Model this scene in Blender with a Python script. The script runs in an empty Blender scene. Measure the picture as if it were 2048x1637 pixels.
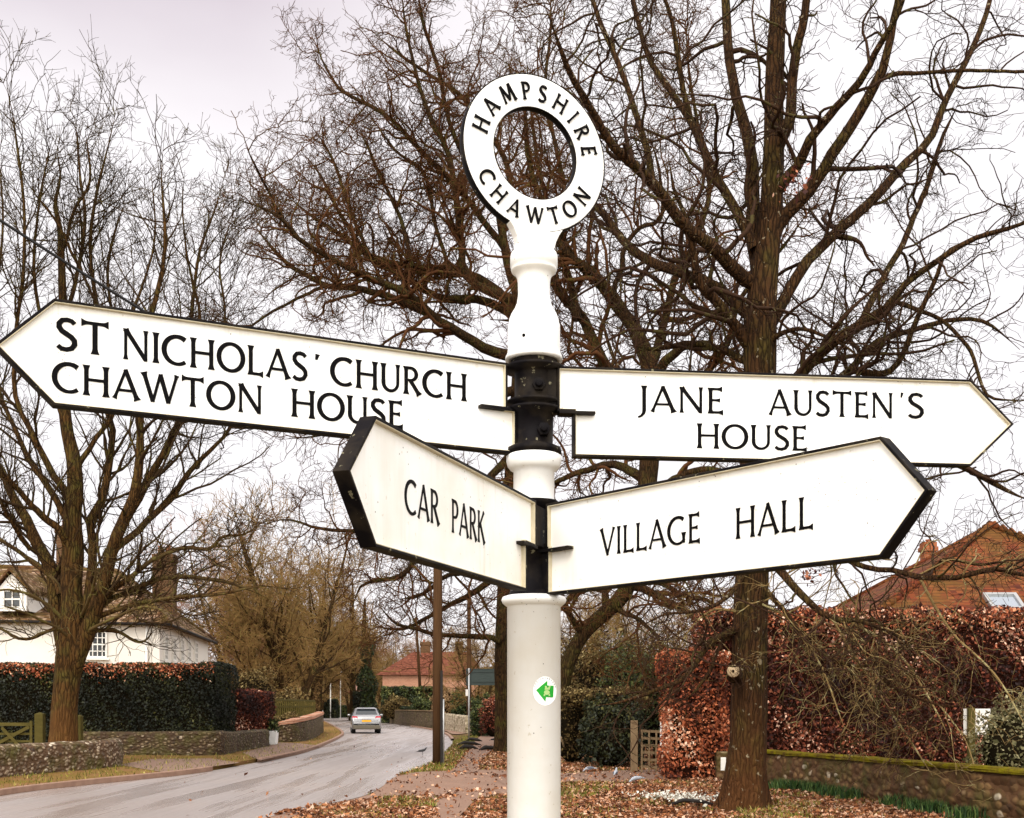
import bpy, bmesh, math, random
import numpy as np
from mathutils import Vector
# ------------------------------------------------------------------ camera, world, sun, exposure
S = bpy.context.scene
F, CU, HV, EYE = 2350.0, 1024.0, 1412.0, 1.6          # focal length in photo pixels, principal column, horizon row, eye height
cam = bpy.data.cameras.new('camera'); camo = bpy.data.objects.new('camera', cam); S.collection.objects.link(camo)
camo.location = (0, 0, EYE); camo.rotation_euler = (math.radians(90), 0, 0)
cam.sensor_width = 36; cam.lens = 36 * F / 2048; cam.shift_y = (HV - 818.5) / 2048; cam.clip_end = 3000; cam.clip_start = .05
S.camera = camo
S.view_settings.view_transform = 'Standard'; S.view_settings.look = 'None'
S.view_settings.exposure = 0.62; S.view_settings.gamma = 1; S.view_settings.use_curve_mapping = False
SUN_EL, SUN_ROT = math.radians(48), math.radians(200)
w = bpy.data.worlds.new('World'); S.world = w; w.use_nodes = True
nt = w.node_tree; N = nt.nodes; Lk = nt.links; bg = N['Background']; bg.inputs['Strength'].default_value = 0.12
sky = N.new('ShaderNodeTexSky'); sky.sky_type = 'NISHITA'; sky.sun_disc = False; sky.sun_elevation = SUN_EL; sky.sun_rotation = SUN_ROT
def wn(t, **k):
    n = N.new(t)
    for a, b in k.items(): setattr(n, a, b)
    return n
def wmath(op, a, b=None, c=None, clamp=False):
    n = wn('ShaderNodeMath', operation=op, use_clamp=clamp)
    for i, x in enumerate((a, b, c)):
        if x is None: continue
        if isinstance(x, (int, float)): n.inputs[i].default_value = x
        else: Lk.new(x, n.inputs[i])
    return n.outputs[0]
tc = wn('ShaderNodeTexCoord'); sep = wn('ShaderNodeSeparateXYZ'); Lk.new(tc.outputs['Generated'], sep.inputs[0])
noi = wn('ShaderNodeTexNoise'); noi.inputs['Scale'].default_value = 2.2; noi.inputs['Detail'].default_value = 5; noi.inputs['Roughness'].default_value = .5
mp = wn('ShaderNodeMapping'); mp.inputs['Scale'].default_value = (1, 1, 2.2); Lk.new(tc.outputs['Generated'], mp.inputs[0]); Lk.new(mp.outputs[0], noi.inputs['Vector'])
# darker pinkish cloud bank: high and to the left of the view; extra sky brightness added behind the viewer to light the sign faces
t1 = wmath('MULTIPLY_ADD', sep.outputs['Z'], 8.0, -3.15)
t2 = wmath('MULTIPLY_ADD', sep.outputs['X'], -4.5, .1, clamp=True)
t3 = wmath('MULTIPLY_ADD', noi.outputs['Fac'], 1.5, -.75)
bank = wmath('MULTIPLY', wmath('ADD', t1, t3, clamp=True), t2, clamp=True)
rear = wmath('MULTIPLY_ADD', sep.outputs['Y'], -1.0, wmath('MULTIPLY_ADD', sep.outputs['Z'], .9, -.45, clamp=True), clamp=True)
cr = wn('ShaderNodeMixRGB'); cr.inputs[1].default_value = (6.0, 5.78, 5.88, 1); cr.inputs[2].default_value = (4.2, 3.72, 4.05, 1); Lk.new(bank, cr.inputs[0])
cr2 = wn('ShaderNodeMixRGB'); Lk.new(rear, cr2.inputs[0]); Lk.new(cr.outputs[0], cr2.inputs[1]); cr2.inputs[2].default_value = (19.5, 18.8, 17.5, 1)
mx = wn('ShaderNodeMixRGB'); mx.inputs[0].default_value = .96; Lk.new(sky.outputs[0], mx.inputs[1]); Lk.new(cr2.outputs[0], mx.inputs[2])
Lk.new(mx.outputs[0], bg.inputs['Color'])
sl = bpy.data.lights.new('sun', 'SUN'); sl.energy = 1.3; sl.angle = math.radians(25); sl.color = (1, .95, .88)
so = bpy.data.objects.new('sun', sl); S.collection.objects.link(so)
sd = Vector((math.sin(SUN_ROT) * math.cos(SUN_EL), math.cos(SUN_ROT) * math.cos(SUN_EL), math.sin(SUN_EL)))
so.rotation_euler = sd.to_track_quat('Z', 'Y').to_euler()

# ------------------------------------------------------------------ helpers
COL = S.collection
R = math.radians
def at(u, v, Y): return Vector(((u - CU) / F * Y, Y, EYE + (HV - v) / F * Y))      # a measured point in metres
def gr(u, v, z=0.0):                                                               # point on the ground seen at that spot
    Y = (EYE - z) * F / (v - HV); return ((u - CU) / F * Y, Y)
def tag(o, label=None, cat=None, group=None, kind=None):
    for k, x in (('label', label), ('category', cat), ('group', group), ('kind', kind)):
        if x: o[k] = x
    return o
def empty(name, loc, label, cat, group=None, rz=0):
    o = bpy.data.objects.new(name, None); COL.objects.link(o); o.location = loc; o.rotation_euler = (0, 0, rz)
    o.empty_display_size = .2
    return tag(o, label, cat, group)
def link(name, me, mats, parent=None):
    o = bpy.data.objects.new(name, me); COL.objects.link(o)
    for m in (mats if isinstance(mats, (list, tuple)) else [mats]): me.materials.append(m)
    if parent is not None:
        o.parent = parent
        from mathutils import Matrix
        pm = Matrix.LocRotScale(parent.location, parent.rotation_euler, parent.scale)
        if parent.parent is not None: pm = Matrix.LocRotScale(parent.parent.location, parent.parent.rotation_euler, parent.parent.scale) @ pm
        if parent.type == 'EMPTY' and WORLDMODE[0]: o.matrix_parent_inverse = pm.inverted()
    return o
WORLDMODE = [True]
class MB:
    def __init__(s): s.v = []; s.f = []; s.m = []; s.sm = []
    def add(s, vs, fs, m=0, smooth=False):
        b = len(s.v); s.v += [tuple(x) for x in vs]
        for f in fs: s.f.append([i + b for i in f]); s.m.append(m); s.sm.append(smooth)
        return s
    def box(s, a, b, m=0):
        (x0, y0, z0), (x1, y1, z1) = a, b
        vs = [(x0,y0,z0),(x1,y0,z0),(x1,y1,z0),(x0,y1,z0),(x0,y0,z1),(x1,y0,z1),(x1,y1,z1),(x0,y1,z1)]
        return s.add(vs, [(0,3,2,1),(4,5,6,7),(0,1,5,4),(1,2,6,5),(2,3,7,6),(3,0,4,7)], m)
    def obox(s, c, ex, ey, ez, m=0):                 # oriented box: centre and three half-edge vectors
        c, ex, ey, ez = map(Vector, (c, ex, ey, ez))
        vs = [c-ex-ey-ez, c+ex-ey-ez, c+ex+ey-ez, c-ex+ey-ez, c-ex-ey+ez, c+ex-ey+ez, c+ex+ey+ez, c-ex+ey+ez]
        return s.add(vs, [(0,3,2,1),(4,5,6,7),(0,1,5,4),(1,2,6,5),(2,3,7,6),(3,0,4,7)], m)
    def lathe(s, prof, c=(0, 0), n=32, m=0, smooth=True, caps=True):
        vs = []; fs = []
        for (z, r) in prof:
            for i in range(n):
                a = 2 * math.pi * i / n; vs.append((c[0] + r * math.cos(a), c[1] + r * math.sin(a), z))
        for k in range(len(prof) - 1):
            for i in range(n):
                j = (i + 1) % n; fs.append((k*n+i, k*n+j, (k+1)*n+j, (k+1)*n+i))
        s.add(vs, fs, m, smooth)
        if caps: s.add(vs[:n], [list(range(n))], m); s.add(vs[-n:], [list(range(n))], m)
        return s
    def tube(s, pts, rs, n=6, m=0, smooth=True):
        pts = [Vector(p) for p in pts]; vs = []; fs = []
        if isinstance(rs, (int, float)): rs = [rs] * len(pts)
        for k, p in enumerate(pts):
            t = (pts[min(k+1, len(pts)-1)] - pts[max(k-1, 0)]).normalized()
            ref = Vector((0, 0, 1)) if abs(t.z) < .9 else Vector((0, 1, 0))
            a = t.cross(ref).normalized(); b = t.cross(a)
            for i in range(n):
                th = 2 * math.pi * i / n; vs.append(p + (a * math.cos(th) + b * math.sin(th)) * rs[k])
        for k in range(len(pts) - 1):
            for i in range(n):
                j = (i + 1) % n; fs.append((k*n+i, k*n+j, (k+1)*n+j, (k+1)*n+i))
        fs.append(tuple(range(n))); fs.append(tuple(range((len(pts)-1)*n, len(pts)*n)))
        return s.add(vs, fs, m, smooth)
    def prism(s, poly, off, m=0, side=None):         # poly: 3-D loop, off: extrusion vector
        n = len(poly); off = Vector(off); a = [Vector(p) for p in poly]; b = [p + off for p in a]
        s.add(a + b, [list(range(n)), list(range(2*n-1, n-1, -1))], m)
        s.add(a + b, [(i, (i+1) % n, n + (i+1) % n, n + i) for i in range(n)], m if side is None else side)
        return s
    def ellipsoid(s, c, r, nu=14, nv=9, m=0, fn=None):
        vs = []; fs = []
        for k in range(nv + 1):
            ph = math.pi * k / nv
            for i in range(nu):
                th = 2 * math.pi * i / nu
                d = Vector((math.sin(ph)*math.cos(th), math.sin(ph)*math.sin(th), math.cos(ph)))
                q = 1 if fn is None else fn(d)
                vs.append((c[0]+r[0]*d.x*q, c[1]+r[1]*d.y*q, c[2]+r[2]*d.z*q))
        for k in range(nv):
            for i in range(nu):
                j = (i+1) % nu; fs.append((k*nu+i, k*nu+j, (k+1)*nu+j, (k+1)*nu+i))
        return s.add(vs, fs, m, True)
    def build(s, name, mats, parent=None, bevel=0):
        me = bpy.data.meshes.new(name); me.from_pydata(s.v, [], s.f); me.update()
        me.polygons.foreach_set('material_index', s.m); me.polygons.foreach_set('use_smooth', s.sm)
        bm = bmesh.new(); bm.from_mesh(me)
        if bevel: bmesh.ops.remove_doubles(bm, verts=bm.verts, dist=1e-5)
        bmesh.ops.recalc_face_normals(bm, faces=bm.faces); bm.to_mesh(me); bm.free()
        o = link(name, me, mats, parent)
        if bevel:
            b = o.modifiers.new('bevel', 'BEVEL'); b.width = bevel; b.segments = 2; b.limit_method = 'ANGLE'
        return o
def np_mesh(name, V, Q, mats, parent=None, tone=None, smooth=False):
    """V (n,3) float, Q (m,k) int -> one mesh, fast"""
    me = bpy.data.meshes.new(name); n, (m, k) = len(V), Q.shape
    me.vertices.add(n); me.vertices.foreach_set('co', np.ascontiguousarray(V, np.float32).ravel())
    me.loops.add(m * k); me.loops.foreach_set('vertex_index', np.ascontiguousarray(Q, np.int32).ravel())
    me.polygons.add(m); me.polygons.foreach_set('loop_start', np.arange(0, m * k, k, dtype=np.int32))
    if smooth: me.polygons.foreach_set('use_smooth', np.ones(m, bool))
    me.update(calc_edges=True)
    if tone is not None:
        a = me.attributes.new('tone', 'FLOAT', 'FACE'); a.data.foreach_set('value', np.ascontiguousarray(tone, np.float32))
    return link(name, me, mats, parent)

# ------------------------------------------------------------------ materials
MATS = {}
class NT:
    def __init__(s, name, rough=.8, spec=.3):
        s.m = bpy.data.materials.new(name); s.m.use_nodes = True; s.t = s.m.node_tree; s.b = s.t.nodes['Principled BSDF']
        s.b.inputs['Roughness'].default_value = rough; s.b.inputs['Specular IOR Level'].default_value = spec; MATS[name] = s.m
        s.tc = s.t.nodes.new('ShaderNodeTexCoord').outputs['Object']
    def n(s, t, inp=None, **k):
        x = s.t.nodes.new(t)
        for a, b in k.items(): setattr(x, a, b)
        for a, b in (inp or {}).items():
            if isinstance(b, bpy.types.NodeSocket): s.t.links.new(b, x.inputs[a])
            else: x.inputs[a].default_value = b
        return x
    def noise(s, sc, det=4, rough=.55, scale=None, vec=None):
        v = vec or s.tc
        if scale: v = s.n('ShaderNodeMapping', {'Vector': v, 'Scale': scale}).outputs[0]
        return s.n('ShaderNodeTexNoise', {'Vector': v, 'Scale': sc, 'Detail': det, 'Roughness': rough}).outputs['Fac']
    def ramp(s, fac, stops):
        r = s.n('ShaderNodeValToRGB', {'Fac': fac}); e = r.color_ramp.elements
        while len(e) < len(stops): e.new(.5)
        for i, (p, c) in enumerate(stops): e[i].position = p; e[i].color = (*c, 1) if len(c) == 3 else c
        return r.outputs[0]
    def mix(s, f, a, b, mode='MIX'):
        x = s.n('ShaderNodeMixRGB', blend_type=mode)
        for i, q in enumerate((f, a, b)):
            if isinstance(q, bpy.types.NodeSocket): s.t.links.new(q, x.inputs[i])
            elif isinstance(q, (int, float)): x.inputs[i].default_value = q
            else: x.inputs[i].default_value = (*q, 1)
        return x.outputs[0]
    def math(s, op, a, b=0.0, clamp=False):
        x = s.n('ShaderNodeMath', operation=op, use_clamp=clamp)
        for i, q in enumerate((a, b)):
            if isinstance(q, bpy.types.NodeSocket): s.t.links.new(q, x.inputs[i])
            else: x.inputs[i].default_value = q
        return x.outputs[0]
    def attr(s): return s.n('ShaderNodeAttribute', attribute_name='tone').outputs['Fac']
    def col(s, c):
        if isinstance(c, bpy.types.NodeSocket): s.t.links.new(c, s.b.inputs['Base Color'])
        else: s.b.inputs['Base Color'].default_value = (*c, 1)
        return s
    def bump(s, h, st=.4, d=.02):
        b = s.n('ShaderNodeBump', {'Height': h, 'Strength': st, 'Distance': d}); s.t.links.new(b.outputs[0], s.b.inputs['Normal']); return s
def plain(name, c, rough=.7, spec=.3, var=.25, sc=6, metal=0):
    t = NT(name, rough, spec); n = t.noise(sc, 5)
    t.col(t.mix(n, tuple(x * (1 - var) for x in c), tuple(min(1, x * (1 + var)) for x in c))); t.b.inputs['Metallic'].default_value = metal
    t.bump(n, .15, .01); return t.m
def leafy(name, stops, rough=.75, spec=.15):
    t = NT(name, rough, spec); t.col(t.ramp(t.attr(), stops)); return t.m

# painted cast iron, with flecks of dirt and lichen
t = NT('white_paint', .40, .4)
big = t.noise(5, 5); fine = t.noise(60, 3)
sp = t.n('ShaderNodeTexVoronoi', {'Vector': t.tc, 'Scale': 42.0, 'Randomness': 1.0}).outputs['Distance']
sp2 = t.n('ShaderNodeTexVoronoi', {'Vector': t.tc, 'Scale': 90.0, 'Randomness': 1.0}).outputs['Distance']
spm = t.math('MAXIMUM', t.math('MULTIPLY', t.math('LESS_THAN', sp, .075), t.math('GREATER_THAN', t.noise(9, 2), .56)), t.math('MULTIPLY', t.math('LESS_THAN', sp2, .13), t.math('GREATER_THAN', t.noise(6, 3), .62)))
run = t.ramp(t.noise(26, 5, .65, (1, 1, .07)), [(.50, (0, 0, 0)), (.80, (1, 1, 1))])
c = t.mix(t.ramp(big, [(.40, (0, 0, 0)), (.70, (.8, .8, .8))]), (.94, .94, .935), (.84, .80, .73))
c = t.mix(t.math('MULTIPLY', run, t.math('MULTIPLY', t.ramp(t.noise(3, 3), [(.42, (0, 0, 0)), (.65, (1, 1, 1))]), .65)), c, (.55, .46, .32))
c = t.mix(t.math('MULTIPLY', t.math('GREATER_THAN', fine, .70), .35), c, (.5, .42, .28))
c = t.mix(t.math('MULTIPLY', spm, .8), c, (.05, .04, .03)); t.col(c); t.bump(t.noise(25, 4), .15, .004)
t.t.links.new(t.ramp(big, [(.3, (.3, .3, .3)), (.7, (.55, .55, .55))]), t.b.inputs['Roughness'])
t = NT('black_paint', .55, .05); g = t.noise(40, 5, .6)
c = t.mix(t.ramp(t.noise(14, 4), [(.45, (0, 0, 0)), (.75, (1, 1, 1))]), (.006, .005, .006), (.03, .023, .016))
c = t.mix(t.math('MULTIPLY', t.math('GREATER_THAN', g, .655), .8), c, (.22, .20, .13)); t.col(c); t.bump(g, .1, .003)
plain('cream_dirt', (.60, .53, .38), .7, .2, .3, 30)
NT('letter_black', .6, .04).col((.004, .0035, .004))
NT('sticker_white', .42, .35).col((.90, .895, .88)); NT('sticker_green', .45, .4).col((.0, .30, .012)); NT('sticker_pale', .5, .3).col((.36, .55, .20)); NT('sticker_grey', .5, .3).col((.45, .46, .46))

def bark(name, a, b, c2, sc=1.0, moss=.0, base=None):
    t = NT(name, .9, .12)
    n = t.noise(14 * sc, 6, .65, (1, 1, .18)); wv = t.n('ShaderNodeMapping', {'Vector': t.n('ShaderNodeVectorMath', {0: t.tc, 1: t.n('ShaderNodeVectorMath', {0: t.n('ShaderNodeTexNoise', {'Vector': t.tc, 'Scale': 3.0}).outputs['Color'], 3: .12}, operation='SCALE').outputs[0]}, operation='ADD').outputs[0], 'Scale': (1, 1, .13)}).outputs[0]
    v = t.n('ShaderNodeTexVoronoi', {'Vector': wv, 'Scale': 17.0 * sc}, feature='DISTANCE_TO_EDGE').outputs['Distance']
    col = t.mix(n, a, b); col = t.mix(t.ramp(t.noise(2.2, 4), [(.48, (0, 0, 0)), (.7, (1, 1, 1))]), col, c2)
    col = t.mix(t.ramp(v, [(.0, (.85, .85, .85)), (.16, (0, 0, 0))]), col, tuple(x * .3 for x in a))
    if base:
        z = t.n('ShaderNodeSeparateXYZ', {'Vector': t.tc}).outputs[2]; col = t.mix(t.math('MULTIPLY', t.ramp(t.math('ADD', t.math('MULTIPLY', z, .35), t.math('MULTIPLY', n, .4)), [(.25, (1, 1, 1)), (.95, (0, 0, 0))]), .8), col, t.mix(n, tuple(x*.4 for x in base), base))
    if moss:
        fl = t.math('MULTIPLY', t.math('GREATER_THAN', t.noise(9, 3, .6), .66), .75); col = t.mix(fl, col, (.27, .22, .14))
    t.col(col); t.bump(t.math('ADD', t.math('MULTIPLY', n, .5), t.math('MINIMUM', v, .25)), 1.0, .10); return t.m
bark('bark_oak', (.020, .009, .004), (.092, .042, .014), (.070, .050, .012), 1, .1, (.12, .046, .014))
bark('bark_dark', (.018, .009, .004), (.075, .038, .012), (.075, .062, .013))
bark('bark_lime', (.026, .013, .004), (.125, .060, .016), (.085, .066, .015), .8, 0, (.20, .085, .025))
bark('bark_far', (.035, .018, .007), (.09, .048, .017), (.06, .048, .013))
def twigmat(name, a, b, c2):
    t = NT(name, .85, .15); col = t.mix(t.noise(1.1, 3), a, b); t.col(t.mix(t.math('MULTIPLY', t.math('GREATER_THAN', t.noise(5, 3), .58), .7), col, c2)); return t.m
twigmat('twig_oak', (.016, .007, .004), (.045, .020, .008), (.06, .050, .013))
twigmat('twig_red', (.048, .015, .005), (.09, .036, .010), (.075, .055, .010))
twigmat('twig_lime', (.018, .009, .004), (.045, .024, .008), (.07, .055, .010))
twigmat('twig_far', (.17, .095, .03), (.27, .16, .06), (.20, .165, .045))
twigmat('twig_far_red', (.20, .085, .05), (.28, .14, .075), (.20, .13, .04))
twigmat('twig_olive', (.05, .03, .010), (.10, .065, .022), (.13, .11, .03))
twigmat('twig_lichen', (.13, .078, .028), (.24, .165, .065), (.33, .29, .14))

t = NT('asphalt', .38, .9)
n1 = t.noise(55, 4, .7); n2 = t.noise(.35, 4, .5)
st = t.noise(1.0, 4, .6, None, t.n('ShaderNodeMapping', {'Vector': t.tc, 'Rotation': (0, 0, .12), 'Scale': (1.1, .055, 1)}).outputs[0])
c = t.mix(n1, (.22, .185, .172), (.40, .345, .325)); c = t.mix(t.ramp(n2, [(.4, (0, 0, 0)), (.65, (1, 1, 1))]), c, (.33, .275, .25)); c = t.mix(t.ramp(st, [(.40, (.35, .35, .35)), (.56, (0, 0, 0))]), c, (.14, .115, .105)); t.col(c)
t.t.links.new(t.ramp(st, [(.40, (.55, .55, .55)), (.58, (.20, .20, .20))]), t.b.inputs['Roughness']); t.bump(n1, .22, .006)
t = NT('gravel_apron', .8, .25); n1 = t.noise(30, 5, .7); n2 = t.noise(1.3, 5, .6)
t.col(t.mix(n2, t.mix(n1, (.14, .065, .04), (.46, .30, .22)), t.mix(n1, (.09, .045, .028), (.30, .19, .135)))); t.bump(n1, .5, .02)
t = NT('footpath', .8, .25); n1 = t.noise(34, 5, .7); n2 = t.noise(.9, 5, .6)
t.col(t.mix(n2, t.mix(n1, (.11, .06, .042), (.27, .165, .12)), t.mix(n1, (.17, .11, .075), (.33, .21, .155)))); t.bump(n1, .4, .02)
t = NT('earth', .95, .1); n1 = t.noise(14, 6, .7); n2 = t.noise(.6, 5, .6)
t.col(t.mix(t.ramp(n2, [(.42, (0, 0, 0)), (.6, (1, 1, 1))]), t.mix(n1, (.05, .024, .012), (.22, .12, .06)), t.mix(n1, (.06, .055, .012), (.20, .17, .04)))); t.bump(n1, .8, .05)
t = NT('verge_soil', .95, .1); n1 = t.noise(20, 6, .7); n2 = t.noise(.8, 5, .6)
t.col(t.mix(t.ramp(n2, [(.40, (0, 0, 0)), (.62, (1, 1, 1))]), t.mix(n1, (.12, .055, .018), (.30, .165, .07)), t.mix(n1, (.10, .065, .012), (.24, .155, .035)))); t.bump(n1, .6, .04)
t = NT('kerb_stone', .8, .3); t.col(t.mix(t.noise(5, 5), (.16, .085, .06), (.38, .24, .17))); t.bump(t.noise(40, 4), .3, .01)
def flint(name, mort, a, b, sc=9, st=.9, hi=(.66, .58, .46), mossy=.45):
    t = NT(name, .8, .3)
    dv = t.n('ShaderNodeVectorMath', {0: t.tc, 1: t.n('ShaderNodeVectorMath', {0: t.n('ShaderNodeTexNoise', {'Vector': t.tc, 'Scale': 6.0}).outputs['Color'], 3: .09}, operation='SCALE').outputs[0]}, operation='ADD').outputs[0]
    v = t.n('ShaderNodeTexVoronoi', {'Vector': t.n('ShaderNodeMapping', {'Vector': dv, 'Scale': (1, 1, 1.7)}).outputs[0], 'Scale': float(sc), 'Randomness': .9})
    cc = t.n('ShaderNodeSeparateColor', {'Color': v.outputs['Color']}).outputs[0]
    e = t.ramp(v.outputs['Distance'], [(.34, (0, 0, 0)), (.50, (1, 1, 1))])
    col = t.mix(e, t.ramp(cc, [(0, a), (.45, tuple((x + y) / 2 for x, y in zip(a, b))), (.7, b), (.88, b), (1, hi)]), mort)
    col = t.mix(t.ramp(t.noise(2.5, 4), [(mossy, (0, 0, 0)), (.70, (.85, .85, .85))]), col, (.075, .065, .012)); t.col(col)
    t.bump(t.math('MULTIPLY', v.outputs['Distance'], -1), st, .06); return t.m
flint('flint_wall', (.10, .055, .028), (.05, .03, .02), (.42, .32, .22), 8)
flint('flint_dark', (.055, .03, .014), (.02, .012, .008), (.20, .14, .08), 8, hi=(.42, .34, .25))
flint('garden_wall', (.09, .042, .016), (.05, .024, .010), (.22, .125, .05), 5, hi=(.58, .50, .38))
flint('pale_wall', (.38, .31, .22), (.28, .22, .15), (.46, .38, .28), 4)
t = NT('moss', .95, .05); t.col(t.mix(t.ramp(t.noise(5, 6, .65), [(.38, (0, 0, 0)), (.6, (1, 1, 1))]), (.09, .055, .014), t.mix(t.noise(18, 5), (.10, .09, .004), (.25, .20, .010)))); t.bump(t.noise(40, 4), .8, .03)
def bricks(name, a, b, mort, s=1.0, axis='xz'):
    t = NT(name, .9, .15); sx = t.n('ShaderNodeSeparateXYZ', {'Vector': t.tc})
    cx = t.n('ShaderNodeCombineXYZ', {'X': t.math('ADD', sx.outputs[0], sx.outputs[1]), 'Y': sx.outputs[2], 'Z': 0.0})
    br = t.n('ShaderNodeTexBrick', {'Vector': cx.outputs[0], 'Color1': (*a, 1), 'Color2': (*b, 1), 'Mortar': (*mort, 1), 'Scale': s, 'Mortar Size': .012, 'Brick Width': .23, 'Row Height': .075})
    t.col(t.mix(t.math('MULTIPLY', t.noise(1.7, 4), .5), br.outputs[0], tuple(x * .6 for x in a))); t.bump(br.outputs['Fac'], -.3, .01); return t.m
bricks('brick_red', (.30, .07, .025), (.42, .13, .04), (.25, .15, .09))
bricks('brick_pale', (.36, .14, .08), (.48, .22, .13), (.50, .35, .25))
bricks('brick_brown', (.07, .03, .014), (.16, .07, .03), (.16, .11, .06))
def tiles(name, a, b, c2, row=.11, c3=None):
    t = NT(name, .85, .2); sx = t.n('ShaderNodeSeparateXYZ', {'Vector': t.tc})
    z = t.math('MULTIPLY', sx.outputs[2], 1 / row); fr = t.math('FRACT', z)
    cell = t.n('ShaderNodeCombineXYZ', {'X': t.math('FLOOR', t.math('MULTIPLY', sx.outputs[0], 5.5)), 'Y': t.math('FLOOR', z), 'Z': t.math('FLOOR', t.math('MULTIPLY', sx.outputs[1], 5.5))})
    wn_ = t.n('ShaderNodeTexWhiteNoise', {'Vector': cell.outputs[0]}).outputs[0]
    col = t.ramp(wn_, [(0, a), (.6, b), (1, c2)]); col = t.mix(t.ramp(t.noise(.9, 5, .6), [(.42, (0, 0, 0)), (.65, (1, 1, 1))]), col, c3 or b)
    line = t.ramp(fr, [(0, (0, 0, 0)), (.18, (1, 1, 1))]); t.col(t.mix(line, tuple(x * .25 for x in a), col)); t.bump(fr, -.6, .03); return t.m
tiles('roof_tiles_old', (.05, .022, .009), (.12, .055, .02), (.36, .25, .17), .15, (.10, .062, .010))
tiles('roof_tiles_red', (.06, .012, .005), (.15, .030, .009), (.22, .07, .02), .10, (.11, .048, .008))
tiles('roof_tiles_far', (.09, .025, .014), (.14, .042, .022), (.20, .07, .04), .25)
t = NT('render_white', .85, .2); t.col(t.mix(t.noise(.8, 4), (.84, .80, .74), (.74, .68, .60)))
plain('timber_white', (.78, .75, .70), .6, .3, .06)
NT('glass_dark', .08, .6).col((.012, .014, .018))
t = NT('glass_sky', .05, 1); t.col((.55, .6, .65)); t.b.inputs['Metallic'].default_value = .85
t = NT('pole_wood', .9, .15); n = t.noise(9, 5, .6, (3, 3, .12)); t.col(t.mix(n, (.02, .009, .004), (.10, .048, .018))); t.bump(n, .5, .02)
plain('pole_tar', (.012, .008, .006), .7, .3); plain('galvanised', (.42, .42, .42), .4, .5, .15, 8, .6)
t = NT('timber_green', .9, .1); n = t.noise(12, 5, .6, (.3, 1, 1)); t.col(t.mix(n, (.045, .038, .010), (.12, .095, .026))); t.bump(n, .4, .02)
t = NT('timber_grey', .9, .1); n = t.noise(12, 5, .6, (.5, .5, .5)); t.col(t.mix(n, (.10, .06, .03), (.27, .19, .11))); t.bump(n, .4, .02)
plain('sign_back', (.035, .05, .045), .5, .4, .1); plain('hedge_core', (.012, .009, .005), 1, 0, .3); plain('core_red', (.022, .008, .005), 1, 0, .3)
t = NT('car_paint', .25, .5); t.col((.34, .34, .35)); t.b.inputs['Metallic'].default_value = .55; NT('car_glass', .06, .7).col((.02, .025, .03)); NT('rubber', .8, .2).col((.012, .012, .012)); plain('car_trim', (.10, .085, .06), .5, .4, .1)
t = NT('tail_light', .25, .5); t.col((.55, .01, .03)); NT('plate_yellow', .5, .3).col((.75, .36, .02)); NT('alloy', .3, .6).col((.4, .4, .4))
NT('crow_black', .5, .4).col((.012, .011, .014)); NT('pigeon_grey', .7, .2).col((.34, .36, .40)); NT('pigeon_dark', .7, .2).col((.10, .11, .14)); NT('bird_leg', .6, .2).col((.25, .06, .05)); NT('beak_dark', .5, .3).col((.03, .03, .03))
plain('cut_wood', (.42, .31, .19), .9, .1, .3, 20); plain('pot_clay', (.42, .16, .09), .8, .2, .2); plain('pink_render', (.65, .38, .32), .9, .1, .1); plain('planter_white', (.85, .85, .84), .6, .3, .04)
NT('cable_black', .6, .3).col((.008, .008, .009))
leafy('leaf_litter', [(0, (.03, .010, .004)), (.3, (.14, .045, .016)), (.6, (.36, .14, .055)), (.86, (.58, .37, .25)), (1, (.70, .56, .44))], .8, .2)
leafy('leaf_beech', [(0, (.012, .003, .002)), (.42, (.055, .010, .005)), (.75, (.17, .036, .014)), (.93, (.42, .14, .07)), (1, (.72, .45, .32))], .7, .25)
leafy('leaf_beech_bright', [(0, (.05, .010, .004)), (.35, (.24, .052, .018)), (.7, (.50, .15, .06)), (.93, (.66, .34, .2)), (1, (.78, .55, .40))], .7, .25)
leafy('leaf_yew', [(0, (.003, .005, .002)), (.5, (.010, .013, .003)), (.85, (.030, .033, .007)), (1, (.085, .08, .018))], .6, .3)
leafy('leaf_green', [(0, (.005, .008, .002)), (.5, (.022, .035, .007)), (.85, (.08, .095, .02)), (1, (.20, .20, .06))], .6, .3)
leafy('leaf_olive', [(0, (.02, .011, .004)), (.5, (.07, .042, .014)), (.85, (.17, .12, .04)), (1, (.34, .26, .12))], .8, .15)
leafy('leaf_brush', [(0, (.03, .015, .006)), (.5, (.10, .055, .02)), (1, (.22, .13, .05))], .8, .1)
leafy('leaf_tan', [(0, (.14, .075, .035)), (.5, (.27, .16, .075)), (1, (.42, .29, .16))], .8, .15)
leafy('leaf_grey', [(0, (.02, .022, .008)), (.5, (.10, .09, .035)), (1, (.34, .30, .17))], .7, .2)
leafy('grass_blade', [(0, (.04, .045, .006)), (.5, (.12, .125, .014)), (.85, (.26, .23, .035)), (1, (.42, .34, .12))], .7, .2)
leafy('daffodil_leaf', [(0, (.008, .022, .005)), (.6, (.028, .075, .014)), (1, (.12, .17, .04))], .6, .3)
leafy('petal_white', [(0, (.5, .48, .40)), (1, (.85, .84, .76))], .7, .2)
M = MATS

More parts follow.
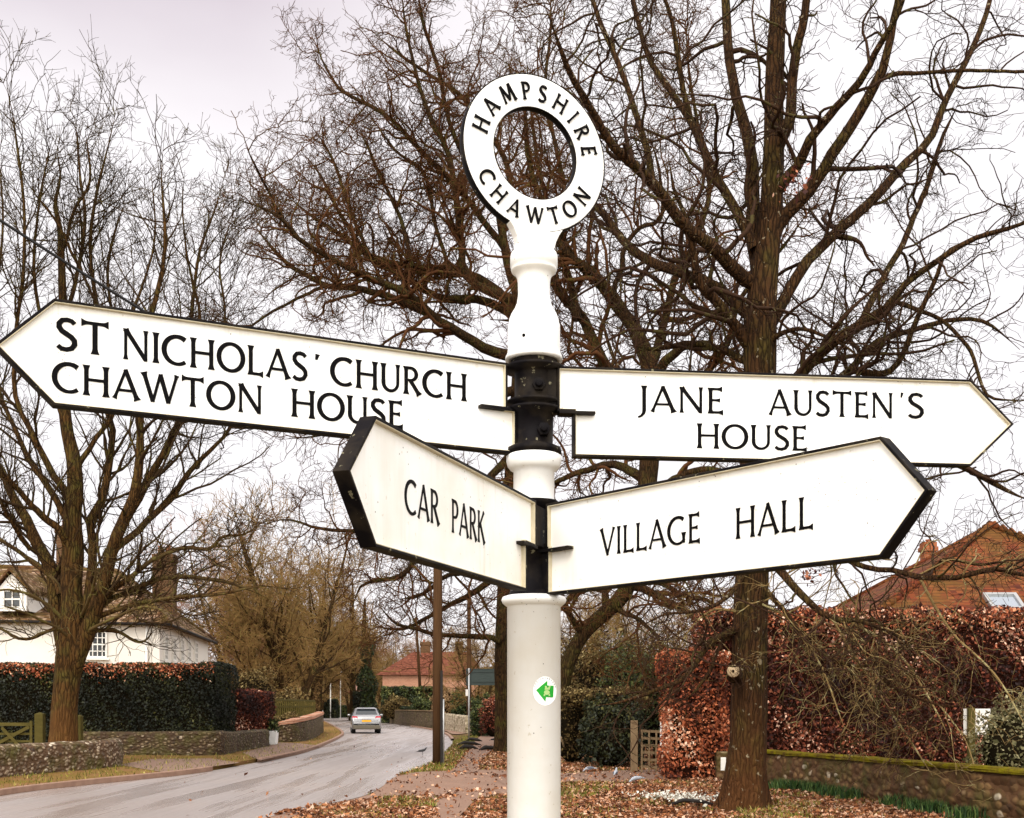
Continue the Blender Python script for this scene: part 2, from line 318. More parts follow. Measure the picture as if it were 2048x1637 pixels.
# ------------------------------------------------------------------ ground
def sheet(name, pts, z, mat, kind='structure', thick=0):
    m = MB(); p = [(x, y, z) for x, y in pts]
    if thick: m.prism(p, (0, 0, -thick))
    else: m.add(p, [list(range(len(p)))])
    o = m.build(name, M[mat]); return tag(o, kind=kind)
def smooth_path(pts, k=6, closed=False):
    P = [Vector(p) for p in pts]; n = len(P); out = []
    for i in range(n if closed else n - 1):
        a, b, c, d = (P[(i-1) % n], P[i], P[(i+1) % n], P[(i+2) % n]) if closed else (P[max(i-1, 0)], P[i], P[i+1], P[min(i+2, n-1)])
        for j in range(k):
            t = j / k; out.append(.5 * ((2*b) + (c-a)*t + (2*a-5*b+4*c-d)*t*t + (3*b-a-3*c+d)*t**3))
    if not closed: out.append(P[-1])
    return out
rs = np.random.RandomState
gm = MB(); gx = [-700, -200, -60, -30] + list(range(-24, 26, 2)) + [30, 60, 200, 700]; gy = [-60, -10, 0, 8] + list(range(12, 60, 2)) + [70, 90, 120, 160, 220, 300, 450, 900]
gv = [(x, y, 0) for y in gy for x in gx]; nx = len(gx)
gm.add(gv, [(j*nx+i, j*nx+i+1, (j+1)*nx+i+1, (j+1)*nx+i) for j in range(len(gy)-1) for i in range(nx-1)]); tag(gm.build('ground', M['earth']), kind='structure')
ROAD_L = [(-700, 1750), (-300, 1650), (0, 1592), (170, 1571), (335, 1554), (420, 1543), (490, 1530), (560, 1517), (610, 1505), (650, 1490), (680, 1475), (684, 1467), (668, 1455), (640, 1441), (615, 1434), (590, 1430)]
ROAD_R = [(590, 1426.5), (650, 1430), (700, 1436), (740, 1441), (800, 1450), (860, 1460), (890, 1468), (905, 1482), (895, 1500), (860, 1527), (830, 1540), (795, 1552), (740, 1588), (640, 1612), (520, 1640), (380, 1690), (100, 1850)]
RL = [tuple(p) for p in smooth_path([gr(*p) for p in ROAD_L], 5)]; RR = [tuple(p) for p in smooth_path([gr(*p) for p in ROAD_R], 5)]
sheet('road', RL + RR, .006, 'asphalt')
# left verge: raised behind its kerb
verge_edge = [p for p in RL]
vl = sheet('verge', [(x - .12, y + .12) for x, y in verge_edge] + [(-75, 210), (-90, 60), (-40, 8)], .09, 'verge_soil', thick=.2)
def strip(name, path, wdt, h, mat, z0=0):
    P = [Vector((p[0], p[1])) for p in path]; m = MB(); L = []; Rr = []
    for i, p in enumerate(P):
        t = (P[min(i+1, len(P)-1)] - P[max(i-1, 0)]).normalized(); nn = Vector((-t.y, t.x)) * wdt / 2; L.append(p + nn); Rr.append(p - nn)
    vs = []
    for i in range(len(P)): vs += [(L[i].x, L[i].y, z0), (L[i].x, L[i].y, z0+h), (Rr[i].x, Rr[i].y, z0+h), (Rr[i].x, Rr[i].y, z0)]
    fs = [(a*4+k, a*4+(k+1) % 4, (a+1)*4+(k+1) % 4, (a+1)*4+k) for a in range(len(P)-1) for k in range(4)]
    m.add(vs, fs + [(0, 1, 2, 3)]); return tag(m.build(name, M[mat], bevel=.015), kind='structure')
strip('kerb', verge_edge[8:26], .14, .12, 'kerb_stone'); strip('kerb', verge_edge[32:68], .14, .12, 'kerb_stone')
sheet('driveway', [gr(335, 1555), gr(250, 1540), gr(236, 1531, .09), gr(300, 1519, .09), gr(420, 1524), gr(480, 1533)], .098, 'footpath')
sheet('driveway', [gr(485, 1512), gr(560, 1490), gr(600, 1492), gr(640, 1497), gr(590, 1512), gr(520, 1528)], .098, 'footpath')
strip('kerb', RR[10:36], .14, .10, 'kerb_stone')
APRON = [(470, 1652), (620, 1617), (740, 1590), (788, 1556), (830, 1546), (900, 1543), (1010, 1541), (1030, 1572), (960, 1578), (900, 1590), (870, 1603), (800, 1596), (760, 1598), (690, 1610), (620, 1625), (560, 1652)]
sheet('gravel_apron', [tuple(p) for p in smooth_path([gr(*p) for p in APRON], 3, True)], .010, 'gravel_apron')
APRON2 = [(880, 1650), (870, 1604), (905, 1590), (960, 1577), (1030, 1572), (1040, 1590), (960, 1600), (930, 1625), (930, 1652)]
sheet('gravel_apron', [tuple(p) for p in smooth_path([gr(*p) for p in APRON2], 3, True)], .0145, 'gravel_apron')
sheet('footpath', [tuple(p) for p in smooth_path([gr(*p) for p in [(1000, 1541), (1130, 1548), (1230, 1543), (1335, 1541), (1470, 1546), (1470, 1556), (1350, 1562), (1240, 1567), (1130, 1569), (1010, 1572)]], 3, True)], .018, 'footpath')
sheet('footpath', [tuple(p) for p in smooth_path([gr(*p) for p in [(905, 1545), (925, 1520), (942, 1498), (950, 1484), (968, 1470), (1004, 1462), (1010, 1472), (992, 1484), (985, 1500), (960, 1525), (955, 1545)]], 3, True)], .022, 'footpath')
sheet('pavement', [tuple(p) for p in smooth_path([gr(*p) for p in [(730, 1438), (800, 1447), (880, 1461), (905, 1470), (935, 1468), (950, 1464), (900, 1455), (850, 1450), (800, 1443), (750, 1437)]], 3, True)], .05, 'gravel_apron')
t = NT('grass_far', .95, .1); t.col(t.mix(t.noise(.5, 5), (.12, .11, .015), (.30, .24, .045)))
sheet('grass_bank', [gr(*p) for p in [(560, 1421.5), (600, 1424.8), (650, 1428.8), (700, 1434.6), (738, 1439.5), (750, 1437), (730, 1427), (690, 1421), (640, 1419), (560, 1418)]], .03, 'grass_far')
# low wooded rise beyond the bend
hm = MB(); hv = []; HXN, HYN = 60, 14
for j in range(HYN):
    for i in range(HXN):
        x = -260 + i * 9.0; y = 150 + j * 18; hv.append((x, y, -1 + min(13, max(0, (y - 165) * .08)) + 1.5 * math.sin(x * .04) * j / HYN + .8 * math.sin(x * .11 + 2)))
hm.add(hv, [(j*HXN+i, j*HXN+i+1, (j+1)*HXN+i+1, (j+1)*HXN+i) for j in range(HYN-1) for i in range(HXN-1)], smooth=True); tag(hm.build('hill', M['earth']), kind='structure')

# ------------------------------------------------------------------ scatter helpers
def inpoly(P, poly):
    x, y = P[:, 0], P[:, 1]; ins = np.zeros(len(P), bool); n = len(poly)
    for i in range(n):
        x1, y1 = poly[i]; x2, y2 = poly[(i+1) % n]
        if y1 == y2: continue
        c = ((y1 > y) != (y2 > y)) & (x < (x2-x1) * (y-y1) / (y2-y1) + x1); ins ^= c
    return ins
def unit(a): return a / np.maximum(np.linalg.norm(a, axis=-1, keepdims=True), 1e-9)
def leaf_quads(C, size, rng, flat=0.0, nrm=None, asp=.62, tone=None, spread=1.0):
    n = len(C); nr = rng.normal(size=(n, 3))
    if nrm is not None: nr = nr * spread + nrm
    nr[:, 2] += flat * 3
    nr = unit(nr); a = unit(np.cross(nr, rng.normal(size=(n, 3)))); b = np.cross(nr, a)
    s = (size * np.clip(np.exp(rng.normal(-.08, .33, n)), .4, 2.0))[:, None]
    V = np.stack([C - a*s*.5, C + b*s*asp*.5 + nr*s*.08 - a*s*.05, C + a*s*.5 + nr*s*.05, C - b*s*asp*.5 + nr*s*.08 - a*s*.05], 1).reshape(-1, 3)
    return V, np.arange(4*n).reshape(n, 4), (rng.uniform(0, 1, n) if tone is None else tone)
def merge(parts):
    V = []; Q = []; T = []; o = 0
    for v, q, t_ in parts: V.append(v); Q.append(q + o); T.append(t_); o += len(v)
    return np.concatenate(V), np.concatenate(Q), np.concatenate(T)
def box_points(a, b, n, rng, depth=.12, faces='all'):
    a = np.array(a, float); b = np.array(b, float); d = b - a
    ar = {'x0': d[1]*d[2], 'x1': d[1]*d[2], 'y0': d[0]*d[2], 'y1': d[0]*d[2]*.3, 'z1': d[0]*d[1]}
    ks = list(ar); pr = np.array([ar[k] for k in ks]); pr /= pr.sum(); ch = rng.choice(5, n, p=pr)
    P = a + d * rng.uniform(0, 1, (n, 3)); nm = np.zeros((n, 3)); dep = np.abs(rng.normal(0, depth, n)) - depth * .3
    for i, k in enumerate(ks):
        s = ch == i; ax = 'xyz'.index(k[0])
        if k[1] == '1': P[s, ax] = b[ax] - dep[s]; nm[s, ax] = 1
        else: P[s, ax] = a[ax] + dep[s]; nm[s, ax] = -1
    return P, nm
def lump(P, amp=.07, f=1.4):
    return amp * (np.sin(P[:, 0]*f*2.1 + P[:, 2]*1.7) + np.sin(P[:, 1]*f*1.3 + P[:, 2]*f*2.7 + 1.3) + np.sin(P[:, 0]*f*5.3 + P[:, 2]*f*4.1)) / 2
def hedge(name, a, b, n, size, mat, seed, label, core='hedge_core', parent=None, topmat=None, topn=0, group=None, depth=.12, rot=0):
    rng = rs(seed); root = empty(name, ((a[0]+b[0])/2, (a[1]+b[1])/2, 0), label, 'hedge', group)
    P, nm = box_points(a, b, n, rng, depth); P += nm * lump(P)[:, None]
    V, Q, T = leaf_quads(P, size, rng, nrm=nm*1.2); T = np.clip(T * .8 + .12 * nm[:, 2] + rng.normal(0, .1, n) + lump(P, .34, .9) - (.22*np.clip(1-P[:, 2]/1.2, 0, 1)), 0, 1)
    np_mesh('foliage', V, Q, M[mat], root, T)
    ins = .16; m = MB(); m.box((a[0]+ins, a[1]+ins, .0), (b[0]-ins, b[1]-ins, b[2]-ins)); m.build('branch_mass', M[core], root)
    if topmat:
        P = np.stack([rng.uniform(a[0], b[0], topn), rng.uniform(a[1]-.04, b[1], topn), b[2] + .02 - np.abs(rng.normal(0, .22, topn))], 1); k = rng.rand(topn) < .6; P[k, 1] = a[1] - .04 + rng.uniform(0, .08, k.sum())
        P[:, 2] += lump(P)*.5; V, Q, T = leaf_quads(P, size*1.1, rng, nrm=np.tile((0, -1, .6), (topn, 1))); np_mesh('dead_leaves', V, Q, M[topmat], root, T)
    return root
def blob(name, c, r, n, size, mat, seed, label, cat='shrub', core='hedge_core', group=None, stem=True, shell=.75):
    rng = rs(seed); root = empty(name, (c[0], c[1], 0), label, cat, group)
    d = unit(rng.normal(size=(n, 3))); d[:, 2] = np.where(d[:, 2] < -.6, -d[:, 2], d[:, 2])
    lp = 1 + .13*np.sin(d[:, 0]*5+seed) + .12*np.sin(d[:, 1]*6+d[:, 2]*5+seed*2) + .08*np.sin(d[:, 2]*11+d[:, 0]*9)
    P = np.array(c) + d*np.array(r)*(lp*rng.uniform(shell, 1.04, n))[:, None]; P[:, 2] = np.maximum(P[:, 2], .03)
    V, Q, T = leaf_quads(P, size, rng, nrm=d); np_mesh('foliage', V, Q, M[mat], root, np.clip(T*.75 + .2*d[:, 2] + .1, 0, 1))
    m = MB(); m.ellipsoid(c, [x*.72 for x in r]); m.build('branch_mass', M[core], root)
    if stem: m = MB(); m.tube([(c[0], c[1], 0), (c[0]+.03, c[1], max(.2, c[2]))], [.07, .04]); m.build('stem', M['bark_dark'], root)
    return root

# ------------------------------------------------------------------ trees
def tubes(levels, sides):
    """levels: list of (P (N,K,3), R (N,K)) -> V, Q"""
    Vs = []; Qs = []; o = 0
    for (P, Rd), s in zip(levels, sides):
        if len(P) == 0: continue
        Nn, K, _ = P.shape; T = np.empty_like(P); T[:, 1:-1] = P[:, 2:] - P[:, :-2]; T[:, 0] = P[:, 1] - P[:, 0]; T[:, -1] = P[:, -1] - P[:, -2]; T = unit(T)
        mean = unit(P[:, -1] - P[:, 0]); ref = np.where(np.abs(mean[:, 2:3]) > .75, np.array([[1., .3, 0]]), np.array([[0, .2, 1.]]))
        U = unit(np.cross(T, ref[:, None, :])); W = np.cross(T, U)
        a = np.arange(s) * 2 * np.pi / s
        V = P[:, :, None, :] + Rd[:, :, None, None] * (np.cos(a)[None, None, :, None]*U[:, :, None, :] + np.sin(a)[None, None, :, None]*W[:, :, None, :])
        idx = np.arange(Nn*K*s).reshape(Nn, K, s); A = idx[:, :-1]; B = idx[:, 1:]
        q = np.stack([A, np.roll(A, -1, 2), np.roll(B, -1, 2), B], -1).reshape(-1, 4)
        Vs.append(V.reshape(-1, 3)); Qs.append(q + o); o += Nn*K*s
    return np.concatenate(Vs), np.concatenate(Qs)
def spawn(lev, rng, dens, ln, ang=(50, 15), rr=.5, rmin=.003, rmax=9, K=6, wob=.18, up=0.0, tmin=.15, tip=.4, taper=.5, down=0.0):
    P, Rd = lev; seg = np.linalg.norm(P[:, 1:] - P[:, :-1], axis=2); L = seg.sum(1); n = rng.poisson(L * dens); idx = np.repeat(np.arange(len(P)), n); m = len(idx)
    if m == 0: return np.zeros((0, K, 3)), np.zeros((0, K))
    Kp = P.shape[1]; t_ = rng.uniform(tmin, 1, m); x = t_ * (Kp - 1); i = np.minimum(x.astype(int), Kp - 2); f = (x - i)[:, None]
    p0 = P[idx, i]*(1-f) + P[idx, i+1]*f; r0 = Rd[idx, i]*(1-f[:, 0]) + Rd[idx, i+1]*f[:, 0]; T = unit(P[idx, i+1] - P[idx, i])
    a = np.radians(rng.normal(ang[0], ang[1], m))[:, None]; perp = unit(np.cross(T, rng.normal(size=(m, 3)))); d = unit(np.cos(a)*T + np.sin(a)*perp)
    l = rng.uniform(ln[0], ln[1], m) * (1 - taper * t_); rb = np.clip(r0 * rr * rng.uniform(.7, 1.1, m), rmin, rmax)
    out = np.empty((m, K, 3)); out[:, 0] = p0; st = (l / (K - 1))[:, None]
    for k in range(1, K):
        d = d + rng.normal(0, wob, (m, 3)); d[:, 2] += up - down * k / K; d = unit(d); out[:, k] = out[:, k-1] + d * st
    Rr = rb[:, None] * np.linspace(1, tip, K)[None]; Rr = np.maximum(Rr, rmin * .55)
    return out, Rr
def keep_above(lev, z=.25):
    P, Rd = lev; k = P[:, :, 2].min(1) > z; return P[k], Rd[k]
def limb(pts, Y, dy, rng, K=26, wob=.35):
    """pts: (u, v, width px) measured; Y start distance; dy: drift away (+) or nearer (-) by the end"""
    n = len(pts); l = np.r_[0, np.cumsum([math.hypot(pts[i+1][0]-pts[i][0], pts[i+1][1]-pts[i][1]) for i in range(n-1)])]; l /= l[-1]
    W = [tuple(at(p[0], p[1], Y + dy*l[i])) + (p[2]/2/F*(Y + dy*l[i]),) for i, p in enumerate(pts)]
    sp = smooth_path([Vector(q) for q in W], 8); A = np.array([tuple(q) for q in sp]); d = np.r_[0, np.cumsum(np.linalg.norm(A[1:, :3]-A[:-1, :3], axis=1))]
    x = np.linspace(0, d[-1], K); B = np.stack([np.interp(x, d, A[:, k]) for k in range(4)], 1)
    nz = rng.normal(0, 1, (K, 3)); nz = (nz + np.roll(nz, 1, 0) + np.roll(nz, 2, 0)) / 3; nz[0] = 0; B[:, 3] *= np.clip((1 - x/d[-1]) / .14, .22, 1)
    B[:, :3] += nz * (B[:, 3:4] * wob)
    return B[:, :3], np.maximum(B[:, 3], .004)
def limbset(specs, Y, rng, K=26, wob=.35, scale=1.0):
    P = []; Rr = []
    for dy, pts in specs: p, r = limb(pts, Y, dy, rng, K, wob); P.append(p); Rr.append(r*scale)
    return np.array(P), np.array(Rr)
def big_tree(name, base, label, Y, trunk, limbs, seed, gens, mtrunk, mtwig, extra=None, flare=True):
    rng = rs(seed); root = empty(name, base, label, 'tree')
    T = limbset([(0, trunk)], Y, rng, 60, .03); Lb = limbset(limbs, Y, rng)
    V, Q = tubes([T], [28])
    a = np.arctan2(V[:, 1]-np.interp(V[:, 2], T[0][0, :, 2], T[0][0, :, 1]), V[:, 0]-np.interp(V[:, 2], T[0][0, :, 2], T[0][0, :, 0]))
    k = 1 + .035*np.sin(a*7+V[:, 2]*1.5) + .02*np.sin(a*13+V[:, 2]*6) + (np.exp(-np.clip(V[:, 2], 0, 9)/.35)*(.26+.26*np.sin(a*5+1)+.10*np.sin(a*9)) if flare else 0)
    cx = np.interp(V[:, 2], T[0][0, :, 2], T[0][0, :, 0]); cy = np.interp(V[:, 2], T[0][0, :, 2], T[0][0, :, 1]); V[:, 0] = cx + (V[:, 0]-cx)*k; V[:, 1] = cy + (V[:, 1]-cy)*k
    np_mesh('trunk', V, Q, M[mtrunk], root, smooth=True)
    V, Q = tubes([Lb], [10]); lo = np_mesh('limbs', V, Q, M[mtrunk], root, smooth=True)
    lev = Lb; allv = []
    src = (np.concatenate([Lb[0], ]), Lb[1])
    for g in gens:
        lev = keep_above(spawn(lev, rng, **g)); allv.append(lev)
        if g is gens[0] and extra:
            sub = spawn(T, rng, **extra); sub = (sub[0], sub[1])
            if g['K'] == extra['K']: lev = (np.concatenate([lev[0], sub[0]]), np.concatenate([lev[1], sub[1]])); allv[-1] = lev
    V, Q = tubes(allv, [6] + [3]*(len(allv)-1)); np_mesh('crown', V, Q, M[mtwig], root)
    return root
# --- oak on the right
OAK = [(1484,1628,92),(1488,1590,80),(1496,1500,73),(1498,1400,71),(1499,1300,69),(1503,1180,66),(1510,1000,64),(1518,800,63),(1521,650,64),(1532,520,52),(1542,430,46),(1547,300,40),(1549,150,36),(1556,20,32),(1560,-120,26),(1570,-300,16),(1575,-450,6)]
OL = [(1.5,[(1530,660,34),(1560,620,24),(1611,534,22),(1703,441,20),(1796,343,18),(1861,278,15),(1898,186,13),(1959,70,11),(1985,-20,9),(2020,-150,5)]),
 (-1.5,[(1542,480,34),(1566,436,28),(1620,380,25),(1699,260,22),(1750,162,20),(1768,116,17),(1792,23,14),(1815,-120,9),(1850,-260,4)]),
 (.5,[(1750,162,12),(1790,150,10),(1843,148,8),(1930,140,7),(2047,144,6),(2150,130,4)]),
 (-2.2,[(1552,400,22),(1601,316,20),(1648,241,17),(1713,172,15),(1759,93,12),(1796,28,10),(1830,-60,6)]),
 (1.2,[(1521,600,34),(1506,464,28),(1506,408,26),(1495,278,24),(1471,186,21),(1457,93,19),(1453,0,17),(1440,-150,11),(1430,-300,5)]),
 (-.8,[(1545,360,28),(1562,300,25),(1577,232,22),(1590,116,19),(1606,46,17),(1618,-30,14),(1640,-200,7)]),
 (-3.0,[(1515,570,32),(1485,543,28),(1425,497,25),(1360,441,23),(1304,367,21),(1253,320,19),(1216,279,16),(1146,153,13),(1120,90,10),(1085,0,7)]),
 (2.0,[(1512,640,30),(1485,617,24),(1425,571,22),(1332,534,20),(1272,506,18),(1216,441,15),(1188,413,13),(1130,380,10),(1080,330,7)]),
 (-1.0,[(1505,700,26),(1471,659,22),(1425,603,20),(1397,557,18),(1385,500,14),(1372,440,10),(1350,380,7),(1335,300,4)]),
 (.8,[(1306,370,16),(1292,290,14),(1258,186,12),(1216,84,11),(1184,0,9),(1160,-90,6)]),
 (1.6,[(1510,500,24),(1494,464,21),(1443,371,18),(1415,316,17),(1378,232,15),(1350,195,13),(1300,116,11),(1267,0,9),(1250,-80,5)]),
 (-.6,[(1380,236,12),(1360,150,11),(1345,50,9),(1320,-30,7),(1310,-120,4)]),
 (-1.8,[(1512,860,34),(1550,800,28),(1601,743,24),(1657,692,22),(1717,650,19),(1787,603,16),(1810,571,14),(1931,487,11),(2047,446,8),(2140,400,4)]),
 (1.3,[(1717,650,15),(1773,548,13),(1806,487,12),(1861,353,10),(1880,288,8),(1920,200,5)]),
 (-1.0,[(1700,740,16),(1782,743,13),(1829,650,11),(1870,560,9),(1900,500,7),(1990,470,4)]),
 (1.0,[(1513,780,26),(1600,800,18),(1700,740,16),(1750,690,12),(1860,650,10),(1960,640,8),(2040,700,5)]),
 (-1.5,[(1787,603,10),(1880,640,8),(1940,700,8),(1975,790,6),(2060,800,4)]),
 (-1.8,[(1520,930,24),(1600,900,18),(1800,915,15),(1900,925,14),(1960,950,12),(2010,980,10),(2080,1010,6)]),
 (-2.0,[(1505,1080,26),(1563,1150,17),(1607,1189,15),(1644,1226,13),(1684,1241,11),(1720,1243,9),(1800,1275,6),(1850,1330,3)]),
 (-1.4,[(1508,1030,22),(1600,1075,14),(1723,1132,11),(1789,1144,11),(1840,1158,12),(1906,1156,11),(1980,1140,10),(2048,1152,8),(2130,1160,5)]),
 (-.9,[(1840,1158,7),(1875,1130,7),(1895,1118,6),(1960,1130,6),(2010,1125,4),(2060,1145,3)]),
 (-1.2,[(1495,1240,18),(1462,1262,15),(1430,1277,13),(1400,1312,12),(1365,1357,10),(1320,1377,9),(1250,1402,6),(1190,1412,4)]),
 (-.6,[(1470,1262,9),(1440,1292,8),(1425,1330,6),(1400,1370,5),(1370,1402,3)]),
 (1.0,[(1510,900,20),(1440,880,16),(1350,840,14),(1280,800,11),(1230,720,8),(1190,600,5)]),
 (-2.4,[(1700,1243,9),(1762,1249,8),(1752,1320,7),(1775,1365,7),(1801,1381,6),(1882,1412,5),(1956,1408,4)]),
 (-1.8,[(1500,1150,16),(1560,1210,10),(1620,1290,8),(1700,1330,7),(1780,1330,5),(1860,1370,3)]),
 (-2.2,[(1503,1120,12),(1460,1190,9),(1400,1220,7),(1330,1230,5),(1270,1260,3)]),
 (1.0,[(1518,740,18),(1440,700,14),(1370,690,12),(1310,700,9),(1260,690,6)]),
 (-1.2,[(1521,700,16),(1580,660,9),(1640,670,7),(1700,700,5),(1740,740,3)])]
gens_oak = [dict(dens=2.5, ln=(1.0, 3.4), ang=(52, 16), rr=.52, rmin=.009, rmax=.045, K=11, wob=.27, up=.02, tip=.35, tmin=.15),
            dict(dens=3.7, ln=(.5, 1.5), ang=(55, 16), rr=.5, rmin=.0058, K=8, wob=.30, up=.01, tip=.5, tmin=.1),
            dict(dens=5.0, ln=(.2, .65), ang=(58, 16), rr=.6, rmin=.0044, K=5, wob=.33, up=.01, tip=.6, tmin=.1),
            dict(dens=3.5, ln=(.08, .22), ang=(52, 15), rr=.8, rmin=.0038, K=3, wob=.25, tip=.8, tmin=.1)]
oak = big_tree('oak_tree', (gr(1488, 1620)[0], gr(1488, 1620)[1], 0), 'large bare oak with sawn knot standing on leaf litter right of the signpost', 18.1, OAK, OL, 11, gens_oak, 'bark_oak', 'twig_oak',
               extra=dict(dens=1.5, ln=(.8, 2.0), ang=(70, 15), rr=.1, rmin=.006, rmax=.02, K=10, wob=.25, tip=.35, tmin=.45))
# drooping, lichen-grey twigs low on the right side
rng = rs(5); low = limbset([(d, p) for d, p in OL if p[-1][1] > 1140 and p[-1][0] > 1600], 18.1, rng)
seeds = limbset([(-1.0, [(1560,1210,6),(1620,1290,5),(1700,1340,4),(1760,1420,3)]), (-1.6, [(1700,1243,6),(1790,1300,5),(1860,1400,4),(1900,1480,3)]), (-.5, [(1660,1230,5),(1720,1330,5),(1800,1450,4),(1870,1560,3)]), (-2, [(1840,1158,6),(1900,1260,5),(1990,1350,4),(2060,1470,3)]), (.3, [(1500,1230,6),(1430,1220,5),(1380,1260,3),(1340,1330,2)]), (-1.2, [(1500,1200,6),(1580,1240,5),(1640,1330,4),(1690,1460,3)]), (-2.2, [(1880,1412,4),(1930,1480,3),(1960,1560,3),(2010,1620,2)])], 18.0, rng)
l1 = keep_above(spawn((np.concatenate([low[0], seeds[0]]), np.concatenate([low[1], seeds[1]])), rng, 3.6, (.6, 1.7), (55, 18), .45, .0055, .016, 9, .27, 0, .1, .4, .4, .06), .35)
l2 = keep_above(spawn(l1, rng, 3.4, (.3, .9), (50, 16), .6, .0042, .01, 7, .28, 0, .1, .5, .4, .03), .3); l3 = keep_above(spawn(l2, rng, 4.5, (.12, .4), (50, 16), .7, .0034, .006, 4, .25, 0, .1, .6), .3)
V, Q = tubes([seeds, l1, l2, l3], [6, 4, 3, 3]); np_mesh('hanging_twigs', V, Q, M['twig_lichen'], oak)['label'] = 'tangle of pale lichened twigs hanging over the beech hedge'
m = MB(); kc = at(1467, 1343, 17.55); m.tube([kc + Vector((.06, .25, -.05)), kc + Vector((.0, 0, 0)), kc + Vector((-.012, -.05, 0))], [.13, .105, .10], 14); m.build('sawn_knot', M['bark_oak'], oak)
m = MB(); m.tube([kc + Vector((-.013, -.052, 0)), kc + Vector((-.017, -.066, 0))], [.098, .085], 14); m.tube([kc + Vector((-.019, -.068, 0)), kc + Vector((-.0205, -.072, 0))], [.022, .018], 8, 1); m.build('cut_face', [M['cut_wood'], M['bark_dark']], oak)
rng = rs(77); C = np.array([tuple(at(1588, 365, 17.0))]) + rng.normal(0, .12, (60, 3)); C2 = np.array([tuple(at(1620, 1150, 17.0))]) + rng.normal(0, .07, (40, 3)); V, Q, T = leaf_quads(np.concatenate([C, C2]), .07, rng); np_mesh('dead_leaves', V, Q, M['leaf_beech'], oak, T)

# --- two oaks behind the signpost
M1T = [(1006,1510,32),(1004,1400,29),(1004,1280,27),(1010,1130,26),(1022,950,26),(1035,780,26),(1042,660,26),(1040,600,24),(1020,540,20),(1000,440,15),(985,330,10),(955,265,8),(962,205,6),(935,140,4)]
M1L = [(2,[(1038,640,22),(999,590,20),(960,560,18),(913,547,16),(883,535,15),(823,535,13),(742,513,11),(680,470,8),(620,430,6),(560,380,4)]),
 (-3,[(1040,720,24),(960,690,21),(879,642,18),(836,607,17),(793,577,15),(725,552,13),(657,513,11),(592,475,10),(571,445,8),(520,415,6),(450,395,4)]),
 (1,[(879,640,15),(785,594,14),(721,577,13),(657,573,11),(605,547,9),(575,530,8),(537,488,6),(500,440,4)]),
 (3,[(1041,637,18),(956,599,17),(879,595,14),(802,552,12),(738,509,10),(680,430,8),(640,350,6),(600,300,4)]),
 (-2,[(1030,600,20),(935,556,16),(922,492,14),(913,406,13),(900,320,11),(860,230,9),(830,140,7),(810,40,5),(800,-60,3)]),
 (2,[(1010,500,14),(960,430,13),(900,360,12),(860,320,11),(785,240,9),(699,192,7),(674,171,6),(640,111,4),(630,50,3)]),
 (-1,[(990,400,12),(940,330,10),(900,250,9),(880,150,8),(850,60,7),(830,-40,5)]),
 (2,[(1010,460,14),(1020,380,12),(1000,300,11),(930,201,9),(860,150,7),(800,110,6),(740,60,4)]),
 (-3,[(1035,780,20),(960,800,16),(880,850,13),(800,860,10),(720,840,8),(640,870,5),(560,880,3)]),
 (-4,[(1030,900,18),(960,980,15),(900,1060,13),(850,1100,11),(806,1150,10),(754,1161,8),(721,1173,6),(700,1230,4)]),
 (3,[(1020,980,18),(900,960,14),(800,1000,11),(745,1050,9),(706,1063,8),(635,1057,6),(571,1039,4),(500,1060,3)]),
 (-2,[(1008,1240,16),(1000,1283,13),(980,1274,12),(889,1271,9),(812,1255,7),(782,1240,5),(750,1200,3)]),
 (2,[(1012,1130,16),(960,1180,13),(900,1210,10),(850,1240,8),(800,1260,6),(740,1250,3)]),
 (0,[(1012,1100,14),(960,1140,11),(900,1150,9),(840,1190,7),(790,1200,4)]),
 (-3,[(590,475,7),(560,430,6),(520,350,5),(490,290,3)]), (2,[(742,513,8),(700,420,7),(670,330,6),(630,260,4)]),
 (1,[(825,535,9),(800,440,8),(760,350,7),(720,260,5)]), (-1,[(655,570,8),(590,600,6),(520,640,5),(450,690,3)]),
 (1,[(900,540,8),(870,450,8),(850,350,7),(790,300,5),(740,230,3)])]
M2T = [(1105,1480,38),(1118,1400,34),(1135,1330,30),(1165,1270,28),(1215,1222,30),(1252,1180,32),(1280,1080,36),(1296,950,38),(1302,850,38),(1300,740,34),(1268,655,28),(1240,620,24),(1200,570,18),(1150,520,13),(1110,440,10),(1080,350,8),(1060,200,6),(1050,60,4)]
